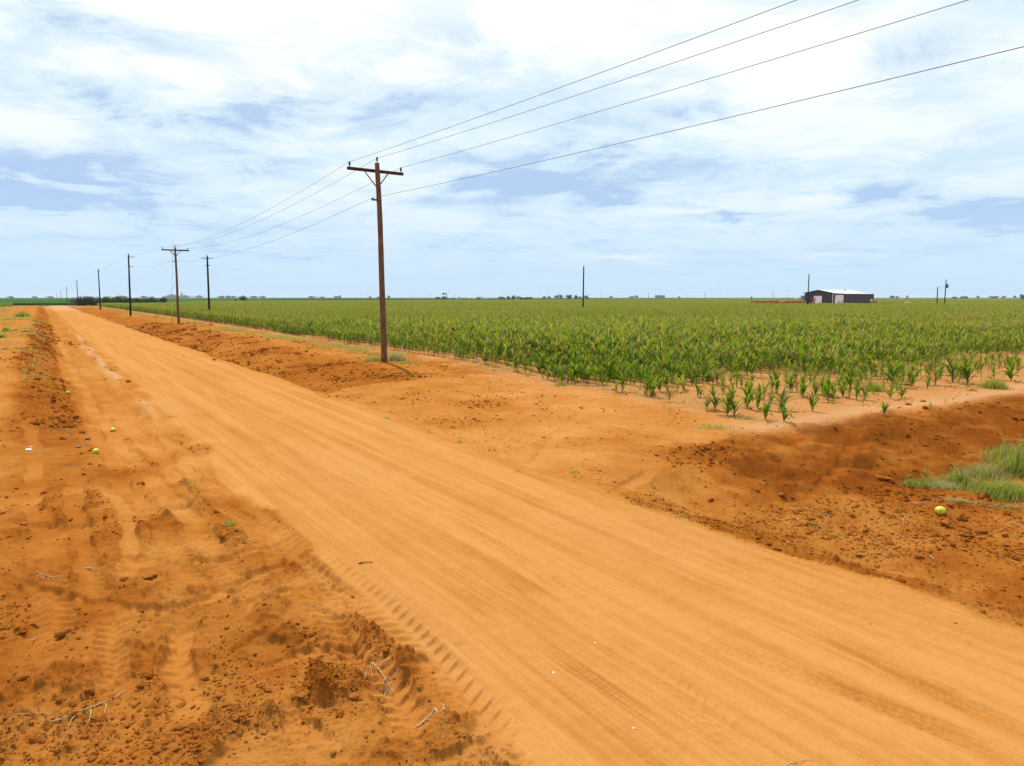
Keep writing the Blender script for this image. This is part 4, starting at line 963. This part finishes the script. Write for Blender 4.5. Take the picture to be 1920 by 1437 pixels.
# ------------------------------------------------------------------ melons, stones, litter
def lumpy(name, mat, parent, sx, sy, sz, amp, seed, sub=3, loc=(0, 0, 0), flat=False, rot=0):
    bm = bmesh.new(); bmesh.ops.create_icosphere(bm, subdivisions=sub, radius=1); rs = np.random.default_rng(seed); o = rs.uniform(0, 50, 3)
    for v in bm.verts:
        c = v.co; q = 1 + amp * float(pn(np.array([c.x * 1.6 + o[0] + c.z]), np.array([c.y * 1.6 + o[1] - c.z]), seed)[0]); v.co = Vector((c.x * sx * q, c.y * sy * q, c.z * sz * q))
    me = bpy.data.meshes.new(name); bm.to_mesh(me); bm.free(); me.materials.append(mat); me.polygons.foreach_set('use_smooth', [not flat] * len(me.polygons))
    ob = mesh_obj(name, me, parent); ob.location = loc; ob.rotation_euler = (0, 0, rot); return ob
def melon_mat():
    m, nt, p = new_mat('melon_rind', (.4, .4, .05), .42, .4)
    tc = nt.nodes.new('ShaderNodeTexCoord'); w = nt.nodes.new('ShaderNodeTexNoise'); mp = nt.nodes.new('ShaderNodeMapping'); mp.inputs['Scale'].default_value = (60, 60, 9); nt.links.new(tc.outputs['Object'], mp.inputs[0]); nt.links.new(mp.outputs[0], w.inputs['Vector']); w.inputs['Scale'].default_value = 1.0
    cr = nt.nodes.new('ShaderNodeValToRGB'); cr.color_ramp.elements[0].color = (.34, .34, .02, 1); cr.color_ramp.elements[1].color = (.62, .52, .045, 1); cr.color_ramp.elements[0].position = .35; cr.color_ramp.elements[1].position = .6
    nt.links.new(w.outputs[0], cr.inputs[0]); nt.links.new(cr.outputs[0], p.inputs['Base Color']); return m
M_MELON = melon_mat()
for lab, px, py, rpx, sq in [('bright yellow melon lying in the basin at right', 1763, 964, 8.5, .85), ('green yellow melon in the left wheel track, nearest of the three', 180, 851, 5.2, .95),
                         ('pale yellow melon right of the left wheel track, middle of the three', 212, 809, 4.3, .8), ('farthest pale melon on the left shoulder', 127, 739, 3.4, .85)]:
    x, y, z = place(px, py); r = rpx / F * math.hypot(x, y) * .97
    t = empty('melon', (x, y, z), px); tag(t, lab, 'melon', 'melons lying on the soil')
    lumpy('rind', M_MELON, t, r * 1.1, r, r * sq, .06, int(px), 3, (0, 0, r * sq * .82))
    MB().tube([(r * 1.02, 0, r * sq * .9), (r * 1.25, .004, r * sq * 1.0)], [.008, .005], 6).build('stalk_stub', M_DRY, t, True)
M_STONE = simple('grey_stone', (.20, .15, .11), (.10, .08, .07), 14, .85, .2, bump=.5); M_LITTER = simple('white_plastic_scrap', (.72, .72, .74), (.6, .6, .62), 9, .5, .3)
M_CLAY = simple('red_clay_lump', (.30, .108, .020), (.21, .070, .012), 9, .98, .0, bump=.6, bdist=.02)
for lab, px, py, a, b, c, mt, nm, cat in [('grey flat stone beside the left shoulder track', 165, 824, .085, .05, .04, M_STONE, 'stone', 'stone'), ('dark flat stone left of the nearest left melon', 147, 839, .085, .04, .025, M_STONE, 'stone', 'stone'),
      ('scrap of white plastic on the left bank', 53, 844, .075, .05, .02, M_LITTER, 'litter', 'litter'), ('tiny white scrap on the upper left soil', 60, 838, .03, .02, .012, M_LITTER, 'litter', 'litter'),
      ('tiny white scrap at the bottom middle of the road', 1038, 1262, .011, .008, .005, M_LITTER, 'litter', 'litter'), ('small white scrap on the road centre', 1116, 1206, .012, .008, .004, M_LITTER, 'litter', 'litter'),
      ('white chip at the lower right road', 1188, 1366, .010, .006, .004, M_LITTER, 'litter', 'litter'),
      ('large red clay lump casting a dark shadow below the basin grass', 1842, 934, .13, .10, .08, M_CLAY, 'clay_lump', 'clay'), ('red clay slab on the basin slope, left of the grass', 1655, 897, .16, .10, .05, M_CLAY, 'clay_lump', 'clay'),
      ('clay lump below the yellow melon', 1773, 984, .11, .08, .05, M_CLAY, 'clay_lump', 'clay'), ('dark clay lump right of the yellow melon', 1803, 975, .07, .06, .06, M_CLAY, 'clay_lump', 'clay'),
      ('pair-sized clay lump low in the basin, left one', 1812, 1005, .12, .07, .06, M_CLAY, 'clay_lump', 'clay'), ('clay lump low in the basin, right one', 1840, 1000, .09, .06, .06, M_CLAY, 'clay_lump', 'clay'),
      ('small clay lump on the road edge below the turn-out', 1465, 930, .06, .05, .04, M_CLAY, 'clay_lump', 'clay'),
      ('clay lump in the left foreground beside the white root', 117, 1192, .06, .035, .035, M_CLAY, 'clay_lump', 'clay'), ('small clay lump in the dark furrow at the bottom', 565, 1310, .05, .03, .03, M_CLAY, 'clay_lump', 'clay'),
      ('clay lump on the left crossing track', 280, 1085, .06, .04, .03, M_CLAY, 'clay_lump', 'clay'), ('clay lump at the lower left above the straw', 45, 1272, .05, .04, .03, M_CLAY, 'clay_lump', 'clay'),
      ('dark clod at the right edge of the far road', 402, 676, .10, .07, .06, M_CLAY, 'clay_lump', 'clay')]:
    x, y, z = place(px, py); o = lumpy(nm, mt, None, a, b, c, .5, int(px + py), 2, (x, y, z + c * .45), True, px); tag(o, lab, cat)

# ------------------------------------------------------------------ trees
def crown_mesh(name, lumps, n, leaf, mat, seed):
    rng = np.random.default_rng(seed); P = []; Nn = []
    wt = np.array([l[3] * l[4] * l[5] for l in lumps]) ** .67; wt /= wt.sum()
    idx = rng.choice(len(lumps), n, p=wt); Lm = np.array(lumps)[idx]; d = rng.normal(size=(n, 3)); d /= np.linalg.norm(d, axis=1)[:, None]
    rad = rng.random(n)[:, None] ** .4 * (1 + .22 * rng.normal(size=(n, 1)))
    c = Lm[:, :3] + d * Lm[:, 3:6] * rad; c[:, 2] = np.maximum(c[:, 2], .05)
    a = rng.normal(size=(n, 3)); a /= np.linalg.norm(a, axis=1)[:, None]; b = np.cross(a, rng.normal(size=(n, 3))); b /= np.linalg.norm(b, axis=1)[:, None]; s = leaf * rng.uniform(.6, 1.4, n)[:, None]
    V = np.stack([c - a * s, c - b * s * .55 + a * s * .1, c + a * s, c + b * s * .55 - a * s * .1], 1).reshape(-1, 3)
    return np_mesh(name, V, np.arange(n * 4).reshape(-1, 4), mat, False)
CROWNS = []
for k in range(6):
    rs = random.Random(60 + k); lumps = [(0, 0, 2.1, 1.5, 1.5, 1.4)]
    for j in range(9):
        a = rs.uniform(0, 6.28); q = rs.uniform(.6, 1.7); lumps.append((q * math.cos(a), q * math.sin(a), rs.uniform(.8, 3.4), rs.uniform(.6, 1.1), rs.uniform(.6, 1.1), rs.uniform(.5, .95)))
    CROWNS.append(crown_mesh('crown', lumps, 1100, .20, M_TREEL if k in (2, 4) else M_TREE, 60 + k))
TRUNKS = []
for k in range(2):
    b = MB().tube([(0, 0, -.2), (.05, 0, .7), (.1 * k, .1, 1.6), (.1, .05, 2.6)], [.17, .14, .10, .04], 7)
    for j in range(5):
        a = j * 1.3 + k; b.tube([(.04, .03, .8 + .25 * j), (math.cos(a) * .6, math.sin(a) * .6, 1.6 + .3 * j), (math.cos(a) * 1.1, math.sin(a) * 1.1, 2.0 + .32 * j)], [.07, .05, .02], 5)
    TRUNKS.append(b.mesh('trunk', M_BARK, True))
def tree(label, x, y, w, h, k, group=None, z=0.0, name='tree', lift=0.0):
    t = empty(name, (x, y, z), k * 2.4); tag(t, label, 'tree', group); t.scale = (w / 4.4, w / 4.4, h / 4.2)
    mesh_obj('trunk', TRUNKS[k % 2], t); c = mesh_obj('crown', CROWNS[k % 6], t); c.location = (0, 0, lift - .45)
# row of trees at the end of the field
row = [(148, 28, 14.5, 0), (160, 26, 15, 1), (172, 22, 12.5, 3), (184, 20, 11, 0), (196, 22, 12, 5), (208, 24, 14, 2), (220, 22, 14, 4), (229, 22, 15, 2), (240, 22, 12.5, 0), (252, 22, 11.5, 4), (263, 20, 11, 2), (274, 22, 12, 0), (284, 18, 14, 5), (296, 18, 10.5, 2), (307, 14, 15, 1)]
tl = ['leftmost dark tree of the row behind the field', 'second tree of the row, next to the leftmost dark one', 'third tree from the left in the row behind the field', 'low fourth tree from the left in the row', 'fifth tree from the left in the row', 'light green sixth tree of the row', 'light green seventh tree of the row', 'light green tree in the middle of the row', 'dark low tree right of the middle of the row', 'light green low tree behind the nearest dark pole', 'sixth tree from the right end of the row', 'fourth low tree from the right end of the row', 'taller tree near the right end of the row', 'light green low tree before the end of the row', 'narrow dark tree at the right end of the row']
for (px, wpx, hpx, k), lab in zip(row, tl):
    Y = 246 + (px - 225) * .06; tree(lab, x_at(px, Y, 0), Y, wpx * Y / F * 1.1, 3.0 + (hpx - 12.2) * Y / F * 1.15 + .8, k, 'trees in the row behind the field')
Y = 446; tree('single round dark tree at the far edge of the field', x_at(455.5, Y, 0), Y, 17 * Y / F, 5.6, 1)
tree('tiny shrub left of the single round dark tree', x_at(442, Y, 0), Y, 4 * Y / F, 2.4, 3)
Y = 900; tree('dark rounded tree at the right picture edge on the horizon', x_at(1917, Y, 0), Y, 14 * Y / F, 13 * Y / F, 5)
far_trees = [(945, 5, 3, 0, 860), (953, 8, 7.5, 2, 860), (962.5, 8, 9.5, 0, 860), (978, 9, 4.5, 2, 860), (986, 10, 5.5, 0, 860), (994, 9, 6, 1, 860), (1020, 8, 5.5, 1, 1250), (1030, 6, 5, 3, 1250), (1043, 12, 8, 0, 1250), (1052, 9, 7.5, 3, 1250), (1066, 14, 9.5, 1, 1250), (1080, 9, 8, 5, 1250), (1088, 6, 5.5, 0, 1250), (1098, 8, 8, 1, 1250),
             (630, 9, 4.5, 1, 2100), (637, 6, 6, 0, 2100), (585, 16, 3, 3, 2300), (604, 12, 3, 0, 2300), (694, 6, 4, 1, 2000), (729, 6, 5, 3, 1800), (710, 9, 3, 0, 2200), (415, 14, 4.5, 0, 2600), (427, 10, 5, 1, 2600), (438, 14, 3.5, 3, 2600), (475, 16, 4, 1, 2700), (492, 14, 4, 0, 2700), (330, 22, 3.5, 0, 3000),
             (1145, 8, 4, 1, 2500), (1185, 14, 4, 0, 2600), (1194, 8, 4.5, 3, 2600), (1273, 5, 4, 1, 2200), (1409, 4, 4.5, 0, 1800), (1672, 10, 6, 1, 1900), (1682, 7, 4.5, 0, 1900), (1701, 4, 5.5, 3, 1700), (1789, 10, 4, 1, 1500), (1805, 10, 5, 0, 1700), (1812, 8, 4.5, 5, 1700), (1834, 6, 4.5, 3, 1900), (1862, 20, 4.5, 1, 2100), (1882, 8, 5, 0, 2100), (1903, 6, 4.5, 3, 2100), (20, 12, 4, 0, 2600), (65, 10, 3.5, 1, 2600), (94, 14, 3.5, 0, 2600), (232, 14, 4, 1, 2600), (270, 12, 3.5, 3, 2800)]
ONES = ['first', 'second', 'third', 'fourth', 'fifth', 'sixth', 'seventh', 'eighth', 'ninth', 'tenth', 'eleventh', 'twelfth', 'thirteenth', 'fourteenth', 'fifteenth', 'sixteenth', 'seventeenth', 'eighteenth', 'nineteenth']
def nth(i):
    if i < 19: return ONES[i]
    t = ['twent', 'thirt', 'fort', 'fift'][(i + 1) // 10 - 2]
    return t + 'ieth' if (i + 1) % 10 == 0 else t + 'y-' + ONES[(i + 1) % 10 - 1]
far_trees.sort(key=lambda q: q[0]); cnt = {}
fl = {860: ('green tree of the farmstead in the middle of the horizon', 'green trees of the middle farmstead'), 1250: ('dark bluish tree of the grove behind the lone field pole', 'trees of the bluish grove')}
for i, (px, wpx, hpx, k, Y) in enumerate(far_trees):
    lab, gr = fl.get(Y, ('small bluish tree far away on the hazy horizon', 'far trees on the horizon'))
    cnt[gr] = cnt.get(gr, -1) + 1; lab += ', %s from the left' % nth(cnt[gr])
    tree(lab, x_at(px, Y, 0), Y, wpx * Y / F * 1.1, (hpx + 1.5) * Y / F, k, gr)

# ------------------------------------------------------------------ grey barn and its yard
M_SIDING = simple('charcoal_metal_siding', (.032, .034, .042), (.026, .028, .034), .5, .45, .4); M_SIDING2 = M_SIDING
M_ROOF = simple('white_metal_roof', (.78, .79, .80), (.72, .73, .74), .6, .35, .4); M_WHITE = simple('white_door_paint', (.74, .76, .80), (.68, .70, .75), .8, .5, .3)
M_TRIM = simple('black_trim', (.015, .015, .018), (.02, .02, .022), 2, .5, .3); M_CREAM = simple('cream_wall', (.62, .60, .55), (.55, .53, .48), .4, .8, .2)
def yard(px, py, Y): return x_at(px, Y, 0), Y
def barn():
    # local x runs along the gable wall (away from the viewer's left), local y along the long side
    x0, y0 = x_at(1581.5, 219, 0), 219.0                        # near corner of gable wall and long side
    rz = math.atan2(-0.825, 0.565) + math.pi                     # local +x = along the gable wall to the left
    t = empty('barn', (x0, y0, 0)); t.rotation_euler = (0, 0, math.atan2(DV.y, DV.x)); tag(t, 'dark grey metal barn with white roof standing beyond the field', 'barn')
    W, LT, LEN = 13.7, 3.75, 18.0; he, hp, hr, hl = 4.45, 5.36, 4.30, 4.08   # x: 0 = lean-to corner .. W = far left corner
    mid = LT + (W - LT) / 2
    # local y: 0 front (gable), -LEN.. the long side runs to the right/back => use +y mapped by rotation
    s = -1
    poly = [(LT, 0), (W, 0), (W, he), (mid, hp), (LT, hr + .12)]
    MB().prism(poly, 0, s * LEN).build('main_walls', M_SIDING, t)
    MB().prism([(0, 0), (LT - .02, 0), (LT - .02, hr - .05), (0, hl)], .0 + s * .35, s * LEN).build('lean_to_walls', M_SIDING2, t)
    def slab(nm, a, b, th, y0_, y1_):
        MB().prism([(a[0], a[1]), (b[0], b[1]), (b[0], b[1] + th), (a[0], a[1] + th)], y0_, y1_).build(nm, M_ROOF, t)
    slab('roof_slope', (W + .3, he - .03), (mid, hp + .02), .14, .3, s * LEN - .3)
    slab('roof_slope', (mid - .01, hp + .02), (LT - .25, hr + .10), .14, .3, s * LEN - .3)
    slab('lean_to_roof', (LT - .03, hr - .03), (-.3, hl + .02), .12, -.1, s * LEN - .3)
    MB().prism([(W + .32, he - .18), (mid, hp - .10), (mid, hp + .10), (W + .32, he + .04)], .31, .36).prism([(mid, hp - .10), (LT - .05, hr - .02), (LT - .05, hr + .2), (mid, hp + .10)], .31, .36).build('gable_trim', M_TRIM, t)
    def door(nm, x0_, x1_, h, yf):
        d = MB().box((x0_, yf, .02), (x1_, yf + .07, h)).build(nm, M_WHITE, t)
        for k in range(5): MB().box((x0_ + .03, yf + .07, .1 + k * (h / 5)), (x1_ - .03, yf + .09, .1 + (k + .9) * h / 5)).build('door_panel', M_WHITE, d)
    door('roll_up_door', 7.5, 10.3, 3.45, 0.01)
    door('roll_up_door', .35, 3.15, 3.75, s * .35 + .01)
    MB().box((LT - .12, .0, .02), (LT + .05, .12, hr)).build('downpipe', M_WHITE, t)
    MB().box((-.06, s * (LEN - 2.2), .05), (-.01, s * (LEN - .9), 2.4)).build('side_door', M_WHITE, t)
    MB().box((.0, -.3, .02), (.12, -.42, hl)).build('corner_trim', M_TRIM, t)
    MB().tube([(mid - 2, s * 12, hp - .6), (mid - 2, s * 12, hp + .2), (mid - 2, s * 12, hp + .25)], [.2, .2, .3], 8).build('roof_vent', M_STEEL, t, True)
    for k in range(int(LEN / 1.0)): MB().box((-.045, s * (k + .75), .06), (-.003, s * (k + .85), hl - .15)).build('siding_rib', M_SIDING2, t)
    return t
BARN = barn()
M_ORANGE = simple('orange_fence_board', (.42, .17, .055), (.33, .12, .04), 1.2, .85, .2); M_RED = simple('red_paint', (.26, .022, .03), (.18, .016, .022), .8, .6, .3)
def fence(label, px0, px1, Y0, Y1, h, zb=0):
    a = Vector((x_at(px0, Y0, 0), Y0, 0)); b = Vector((x_at(px1, Y1, 0), Y1, 0)); d = b - a; n = max(2, int(d.length / 2.4)); t = empty('board_fence', a); tag(t, label, 'fence', 'orange board fences at the barn')
    for i in range(n):
        p, q = d * (i / n), d * ((i + .97) / n); MB().bar(p + Vector((0, 0, h * .55)), q + Vector((0, 0, h * .55)), .05, h * .86 * (1 - .05 * (i % 3))).build('fence_panel', M_ORANGE, t)
    for i in range(n + 1): MB().box((d.x * i / n - .06, d.y * i / n - .06, -.1), (d.x * i / n + .06, d.y * i / n + .06, h * 1.04)).build('post', M_BARK, t)
fence('long orange brown board fence left of the barn', 1408, 1511, 216, 224, 1.95)
fence('short orange brown board fence at the right end of the barn', 1631, 1643, 225, 226, 1.9)
def red_bin():
    Y = 212; x = x_at(1469.5, Y, 0); t = empty('waste_container', (x, Y, 0), -.35, .8); tag(t, 'dark red open waste container in front of the orange fence', 'container')
    w, dpt, h = 2.45, 1.1, 1.9
    b = MB(); b.box((-w, -dpt, .15), (w, -dpt + .08, h)).box((-w, dpt - .08, .15), (w, dpt, h)).box((-w, -dpt + .08, .15), (-w + .08, dpt - .08, h)).box((w - .08, -dpt + .08, .15), (w, dpt - .08, h)).box((-w + .08, -dpt + .08, .15), (w - .08, dpt - .08, .25)); b.build('container_body', M_RED, t)
    for k in range(7): MB().box((-w + .2 + k * .85, -dpt - .08, .2), (-w + .32 + k * .85, -dpt - .005, h - .05)).build('rib', M_RED, t)
    for sx in (-1, 1): MB().box((sx * 1.6 - .15, -.8, -.05), (sx * 1.6 + .15, .8, .145)).build('skid', M_TRIM, t)
    lumpy('load', M_RED, t, 1.8, .8, .45, .5, 5, 2, (-.3, 0, h - .15), True)
red_bin()
def red_cone():
    Y = 210; x = x_at(1526.5, Y, 0); t = empty('folded_red_canopy', (x, Y, 0)); tag(t, 'narrow faded red folded canopy leaning by the left barn wall', 'canopy')
    MB().tube([(-.55, 0, .1), (-.3, 0, 1.2), (.1, .1, 2.4), (.35, .15, 3.1)], [.55, .45, .22, .05], 9).build('canopy_cloth', simple('faded_red_cloth', (.34, .10, .09), (.26, .06, .06), 2), t)
    MB().tube([(-.6, 0, -.05), (.38, .16, 3.25)], .05, 6).build('canopy_pole', M_STEEL, t, True)
red_cone()
def wheel(parent, x, y, r, w):
    o = MB().tube([(x, y - w / 2, r), (x, y - w / 2 + .03, r), (x, y + w / 2 - .03, r), (x, y + w / 2, r)], [r * .9, r, r, r * .9], 14).build('wheel', M_TRIM, parent, True)
    MB().tube([(x, y - w / 2 - .01, r), (x, y + w / 2 + .01, r)], r * .5, 10).build('rim', M_STEEL, o, True)
def trailer():
    Y = 210; x = x_at(1553, Y, 0); t = empty('flatbed_trailer', (x, Y, 0), -.3, .85); tag(t, 'black flatbed trailer with low load in front of the barn', 'trailer')
    MB().box((-2.6, -1, .75), (2.4, 1, .92)).build('bed', M_TRIM, t); MB().box((-2.6, -1, .93), (-2.5, 1, 1.6)).box((-2.5, -.98, 1.5), (-1.9, -.9, 1.6)).build('headboard', M_TRIM, t)
    MB().bar((2.4, 0, .8), (3.9, 0, .55), .12, .12).build('drawbar', M_TRIM, t)
    for xx in (-1.1, -.2):
        for yy in (-1.1, 1.1): wheel(t, xx, yy, .42, .24)
    lumpy('load', simple('dark_tarpaulin', (.03, .03, .035)), t, 1.4, .8, .42, .5, 9, 2, (.5, 0, 1.15), True)
trailer()
def tractor():
    Y = 210.5; x = x_at(1578, Y, 0); t = empty('tractor', (x, Y, 0), .5, .9); tag(t, 'small dark teal tractor beside the right white barn door', 'tractor')
    mt = simple('teal_paint', (.03, .08, .11), (.02, .05, .08), 2, .5, .4)
    MB().box((-.4, -.35, .75), (1.5, .35, 1.35)).build('hood', mt, t); MB().box((-1.2, -.55, .8), (-.42, .55, 1.25)).build('rear_body', mt, t)
    for sx in (-1.1, -.45):
        for sy in (-.5, .5): MB().box((sx - .04, sy - .04, 1.26), (sx + .04, sy + .04, 2.35)).build('canopy_post', M_TRIM, t)
    MB().box((-1.3, -.65, 2.36), (-.2, .65, 2.45)).build('canopy', M_WHITE, t)
    for sy in (-.75, .75): wheel(t, -.85, sy, .68, .34); wheel(t, 1.1, sy * .8, .42, .24)
    MB().tube([(-.45, 0, 1.3), (-.25, 0, 1.65)], .03, 6).build('steering_column', M_TRIM, t, True)
tractor()
x_ = x_at(1703.5, 212, 0)
o = lumpy('dirt_mound', simple('pale_orange_dirt', (.44, .23, .11), (.36, .17, .07), .8, .95, .1), None, 1.9, 1.4, 1.5, .45, 12, 3, (x_, 212, 0)); tag(o, 'pale tan dirt mound right of the barn', 'mound')

# ------------------------------------------------------------------ far buildings and structures
def house(label, px, Y, wpx, h, roof=True, wm=None, rm=None, depth=None, cat='building', name='farm_building', rot=0.2, wins=2):
    x = x_at(px, Y, 0); w = wpx * Y / F; d = depth or w * .6; t = empty(name, (x, Y, 0), rot); tag(t, label, cat)
    MB().box((-w / 2, -d / 2, -.1), (w / 2, d / 2, h)).build('wall', wm or M_CREAM, t)
    if roof: MB().prism([(-w / 2 - .3, h), (w / 2 + .3, h), (w / 2 + .2, h + .15), (0, h + w * .16), (-w / 2 - .2, h + .15)], -d / 2 - .3, d / 2 + .3).build('roof', rm or M_ROOF, t)
    for k in range(wins):
        xx = -w / 2 + w * (k + 1) / (wins + 1); MB().box((xx - w * .06, -d / 2 - .04, h * .35), (xx + w * .06, -d / 2 - .004, h * .75)).build('window', M_TRIM, t)
M_BLUEGREY = simple('grey_blue_metal', (.16, .18, .22), (.13, .15, .18), .3, .5, .3); M_BROWN = simple('brown_wall', (.22, .13, .10), (.17, .10, .08), .3, .8, .2)
house('low dark shed at the left end of the middle farmstead', 821, 930, 10, 2.8, True, M_BLUEGREY, M_BLUEGREY)
house('brown building under the tank platform on the horizon', 833, 930, 9, 3.4, True, M_BROWN, M_BROWN)
house('white long building in the middle farmstead', 860, 900, 9.5, 2.6, True, M_WHITE, M_ROOF)
house('dark low building left of the white long building', 851, 905, 4, 2.2, True, M_BLUEGREY, M_BLUEGREY)
house('small white block right of the white long building', 880, 900, 3, 2.3, False, M_WHITE, wins=0)
house('white low shed beside the red machine', 890, 905, 5, 1.7, True, M_WHITE, wins=1)
house('bright white building right of the red machine', 905, 905, 4, 3.3, True, M_WHITE)
house('long low white building right of the bright one', 910, 910, 7, 1.8, True, M_WHITE)
house('grey roofed farmhouse beside the farmstead trees', 940, 905, 12, 2.8, True, M_BLUEGREY, M_BROWN)
house('brown roofed farmhouse among the farmstead trees', 971, 905, 14, 2.9, True, M_CREAM, M_BROWN)
house('cream wall at the left foot of the bluish grove', 1040, 1240, 8, 2.2, True, M_CREAM)
house('red brown shed right of the lone field pole', 1101, 1240, 5, 3.0, True, simple('barn_red', (.30, .06, .04)), M_BROWN)
house('grey blue flat building alone on the hazy horizon', 1237, 2600, 16, 11, False, M_BLUEGREY, depth=20, wins=0)
house('tiny white shed on the horizon left of the barn', 1493, 700, 5, 2.2, True, M_WHITE)
house('dark shed roof peeping out left of the barn', 1508, 520, 11, 4.0, True, M_BLUEGREY, M_BLUEGREY)
house('white silo-like block in the hazy town', 360, 3900, 6, 13, False, M_WHITE, wins=0); house('second white block in the hazy town', 367, 3900, 5, 10, False, M_WHITE, wins=0)
house('grey warehouse in the hazy town', 348, 3900, 12, 11, True, M_BLUEGREY, M_BLUEGREY); house('low warehouse at the right of the hazy town', 374, 3900, 10, 11, True, M_BLUEGREY, M_BLUEGREY)
house('low grey warehouse left of the grain elevator', 325, 3900, 24, 10, True, M_BLUEGREY, M_BLUEGREY)
def elevator():
    Y = 3900; x = x_at(341, Y, 0); t = empty('grain_elevator', (x, Y, 0)); tag(t, 'tall pale grain elevator tower fading in the haze', 'elevator'); m = simple('concrete', (.42, .42, .42), (.36, .36, .36), .05)
    for k in range(3): MB().tube([(-4.6 + k * 4.6, 0, 0), (-4.6 + k * 4.6, 0, 24)], 2.5, 14).build('silo', m, t, True)
    MB().box((-3.5, -3, 24.02), (3.5, 3, 30)).build('headhouse', m, t); MB().box((-1.6, -1.6, 30.02), (1.6, 1.6, 34)).build('headhouse_top', m, t)
    x = x_at(383.5, Y, 0); t = empty('town_tower', (x, Y, 0)); tag(t, 'thin tower right of the grain elevator in the haze', 'tower')
    MB().tube([(0, 0, 0), (0, 0, 20)], [1.6, .8], 8).build('shaft', m, t, True); MB().tube([(0, 0, 20.02), (0, 0, 22), (0, 0, 24)], [1.4, 1.4, .3], 10).build('tank', m, t, True)
elevator()
def tank_stand():
    Y = 925; x = x_at(833.5, Y, 0); t = empty('tank_stand', (x, Y, 0)); tag(t, 'two dark tanks on a raised stand above the brown building', 'tank')
    for sx in (-2.2, 2.2):
        for sy in (-1.2, 1.2): MB().tube([(sx, sy, -.1), (sx, sy, 6.7)], .14, 6).build('leg', M_TRIM, t)
    MB().box((-2.7, -1.5, 6.72), (2.7, 1.5, 6.95)).build('platform', M_TRIM, t); m = simple('dark_green_tank', (.03, .05, .04))
    for sx in (-1.7, 1.5): MB().tube([(sx - 1.1, 0, 8.0), (sx - .9, 0, 8.0), (sx + .9, 0, 8.0), (sx + 1.1, 0, 8.0)], [.7, 1.02, 1.02, .7], 12).build('tank', m, t, True)
tank_stand()
def machine():
    Y = 898; x = x_at(897.5, Y, 0); t = empty('farm_machine', (x, Y, 0)); tag(t, 'red farm machine with upright folded frame on the horizon', 'machine')
    MB().box((-2.6, -1.2, .6), (2.6, 1.2, 3.0)).build('body', M_RED, t)
    for k in range(4): MB().tube([(-2.4 + k * 1.6, 0, 3.0), (-2.4 + k * 1.6, 0, 5.6 + (k % 2) * .8)], .09, 5).build('upright', M_RED, t)
    MB().box((-2.5, -.1, 4.3), (2.5, .1, 4.5)).build('cross_frame', M_RED, t)
    for xx in (-1.7, 1.7):
        for yy in (-1.3, 1.3): wheel(t, xx, yy, .7, .4)
machine()
fp = [(1010.5, 551.5, 1250), (1024.5, 549.5, 1150), (1048.5, 549, 1150), (1103.5, 549.5, 1150), (1127, 549.5, 1100), (1177, 551.5, 1300), (1205, 551.5, 1300), (1215.5, 547.5, 830), (1262, 551.5, 1350), (1287.5, 551.5, 1350), (1321.5, 547.3, 820), (1350, 552, 1400), (1361, 552, 1400), (1449, 546.5, 780), (1476, 552, 1400), (688, 551, 1200), (770, 550.5, 1150), (806, 552, 1300), (852, 550.5, 1100), (839.5, 552, 900)]
fp.sort()
for i, (px, ty, Y) in enumerate(fp):
    dark_pole('thin utility pole far away on the horizon, %s from the left' % nth(i), x_at(px, Y, 0), Y, 0, z_at(ty, Y), 0, [(-.9, .9, .4)], 'far utility poles on the horizon', .2, .15)

# other crops and tracks beyond the field
M_GREENCROP = leafy('dark_green_crop', (.026, .075, .017), (.042, .10, .022), .05, .15, (.06, .12, .02), .8)
M_GREENCROP.node_tree.nodes['Principled BSDF'].inputs['Specular IOR Level'].default_value = 0.0
M_STUBBLE = simple('pale_stubble', (.46, .36, .18), (.38, .29, .14), .03, .95, .1)
def crop(name, label, poly, h, mat):
    b = MB(); n = len(poly); P = [to_xy(u, v) for u, v in poly]; b.v = [(x, y, -.05) for x, y in P] + [(x, y, h) for x, y in P]
    b.f = [tuple(range(n, 2 * n))] + [(i, (i + 1) % n, n + (i + 1) % n, n + i) for i in range(n)]
    o = b.build(name, mat); tag(o, label, 'crop', kind='structure')
crop('green_crop_field', 'dark green crop field behind the road end and tree row', [(318, -1400), (318, 8), (300, 10), (304, 46), (368, 50), (402, 76), (455, 106), (505, 200), (1500, 330), (2300, 0), (2300, -1400)], .8, M_GREENCROP)
crop('green_crop_field', 'green strip of crop beyond the middle of the field', [(506, 204), (546, 370), (580, 1000), (1150, 1000), (1500, 400)], .7, M_GREENCROP)
crop('stubble_strip', 'pale stubble strip at the far edge of the field', [(536, 290), (536, 345), (556, 345), (556, 290)], .78, M_STUBBLE)
crop('stubble_strip', 'thin pale strip left of the single round tree', [(462, 72), (446, 100), (456, 106), (472, 78)], .9, M_STUBBLE)

# ------------------------------------------------------------------ haze
hb = MB().box((-9200, -9200, -2.0), (9200, 9200, 42)).build('haze', None)
hm = bpy.data.materials.new('haze_air'); hm.use_nodes = True; hn = hm.node_tree; hn.nodes.clear()
pv = hn.nodes.new('ShaderNodeVolumePrincipled'); pv.inputs['Density'].default_value = 0.00008; pv.inputs['Color'].default_value = (.80, .90, 1.0, 1); pv.inputs['Anisotropy'].default_value = 0.1
ho = hn.nodes.new('ShaderNodeOutputMaterial'); hn.links.new(pv.outputs[0], ho.inputs['Volume']); hb.data.materials.append(hm)
tag(hb, 'thin bluish summer haze over the whole plain', 'haze', kind='stuff')
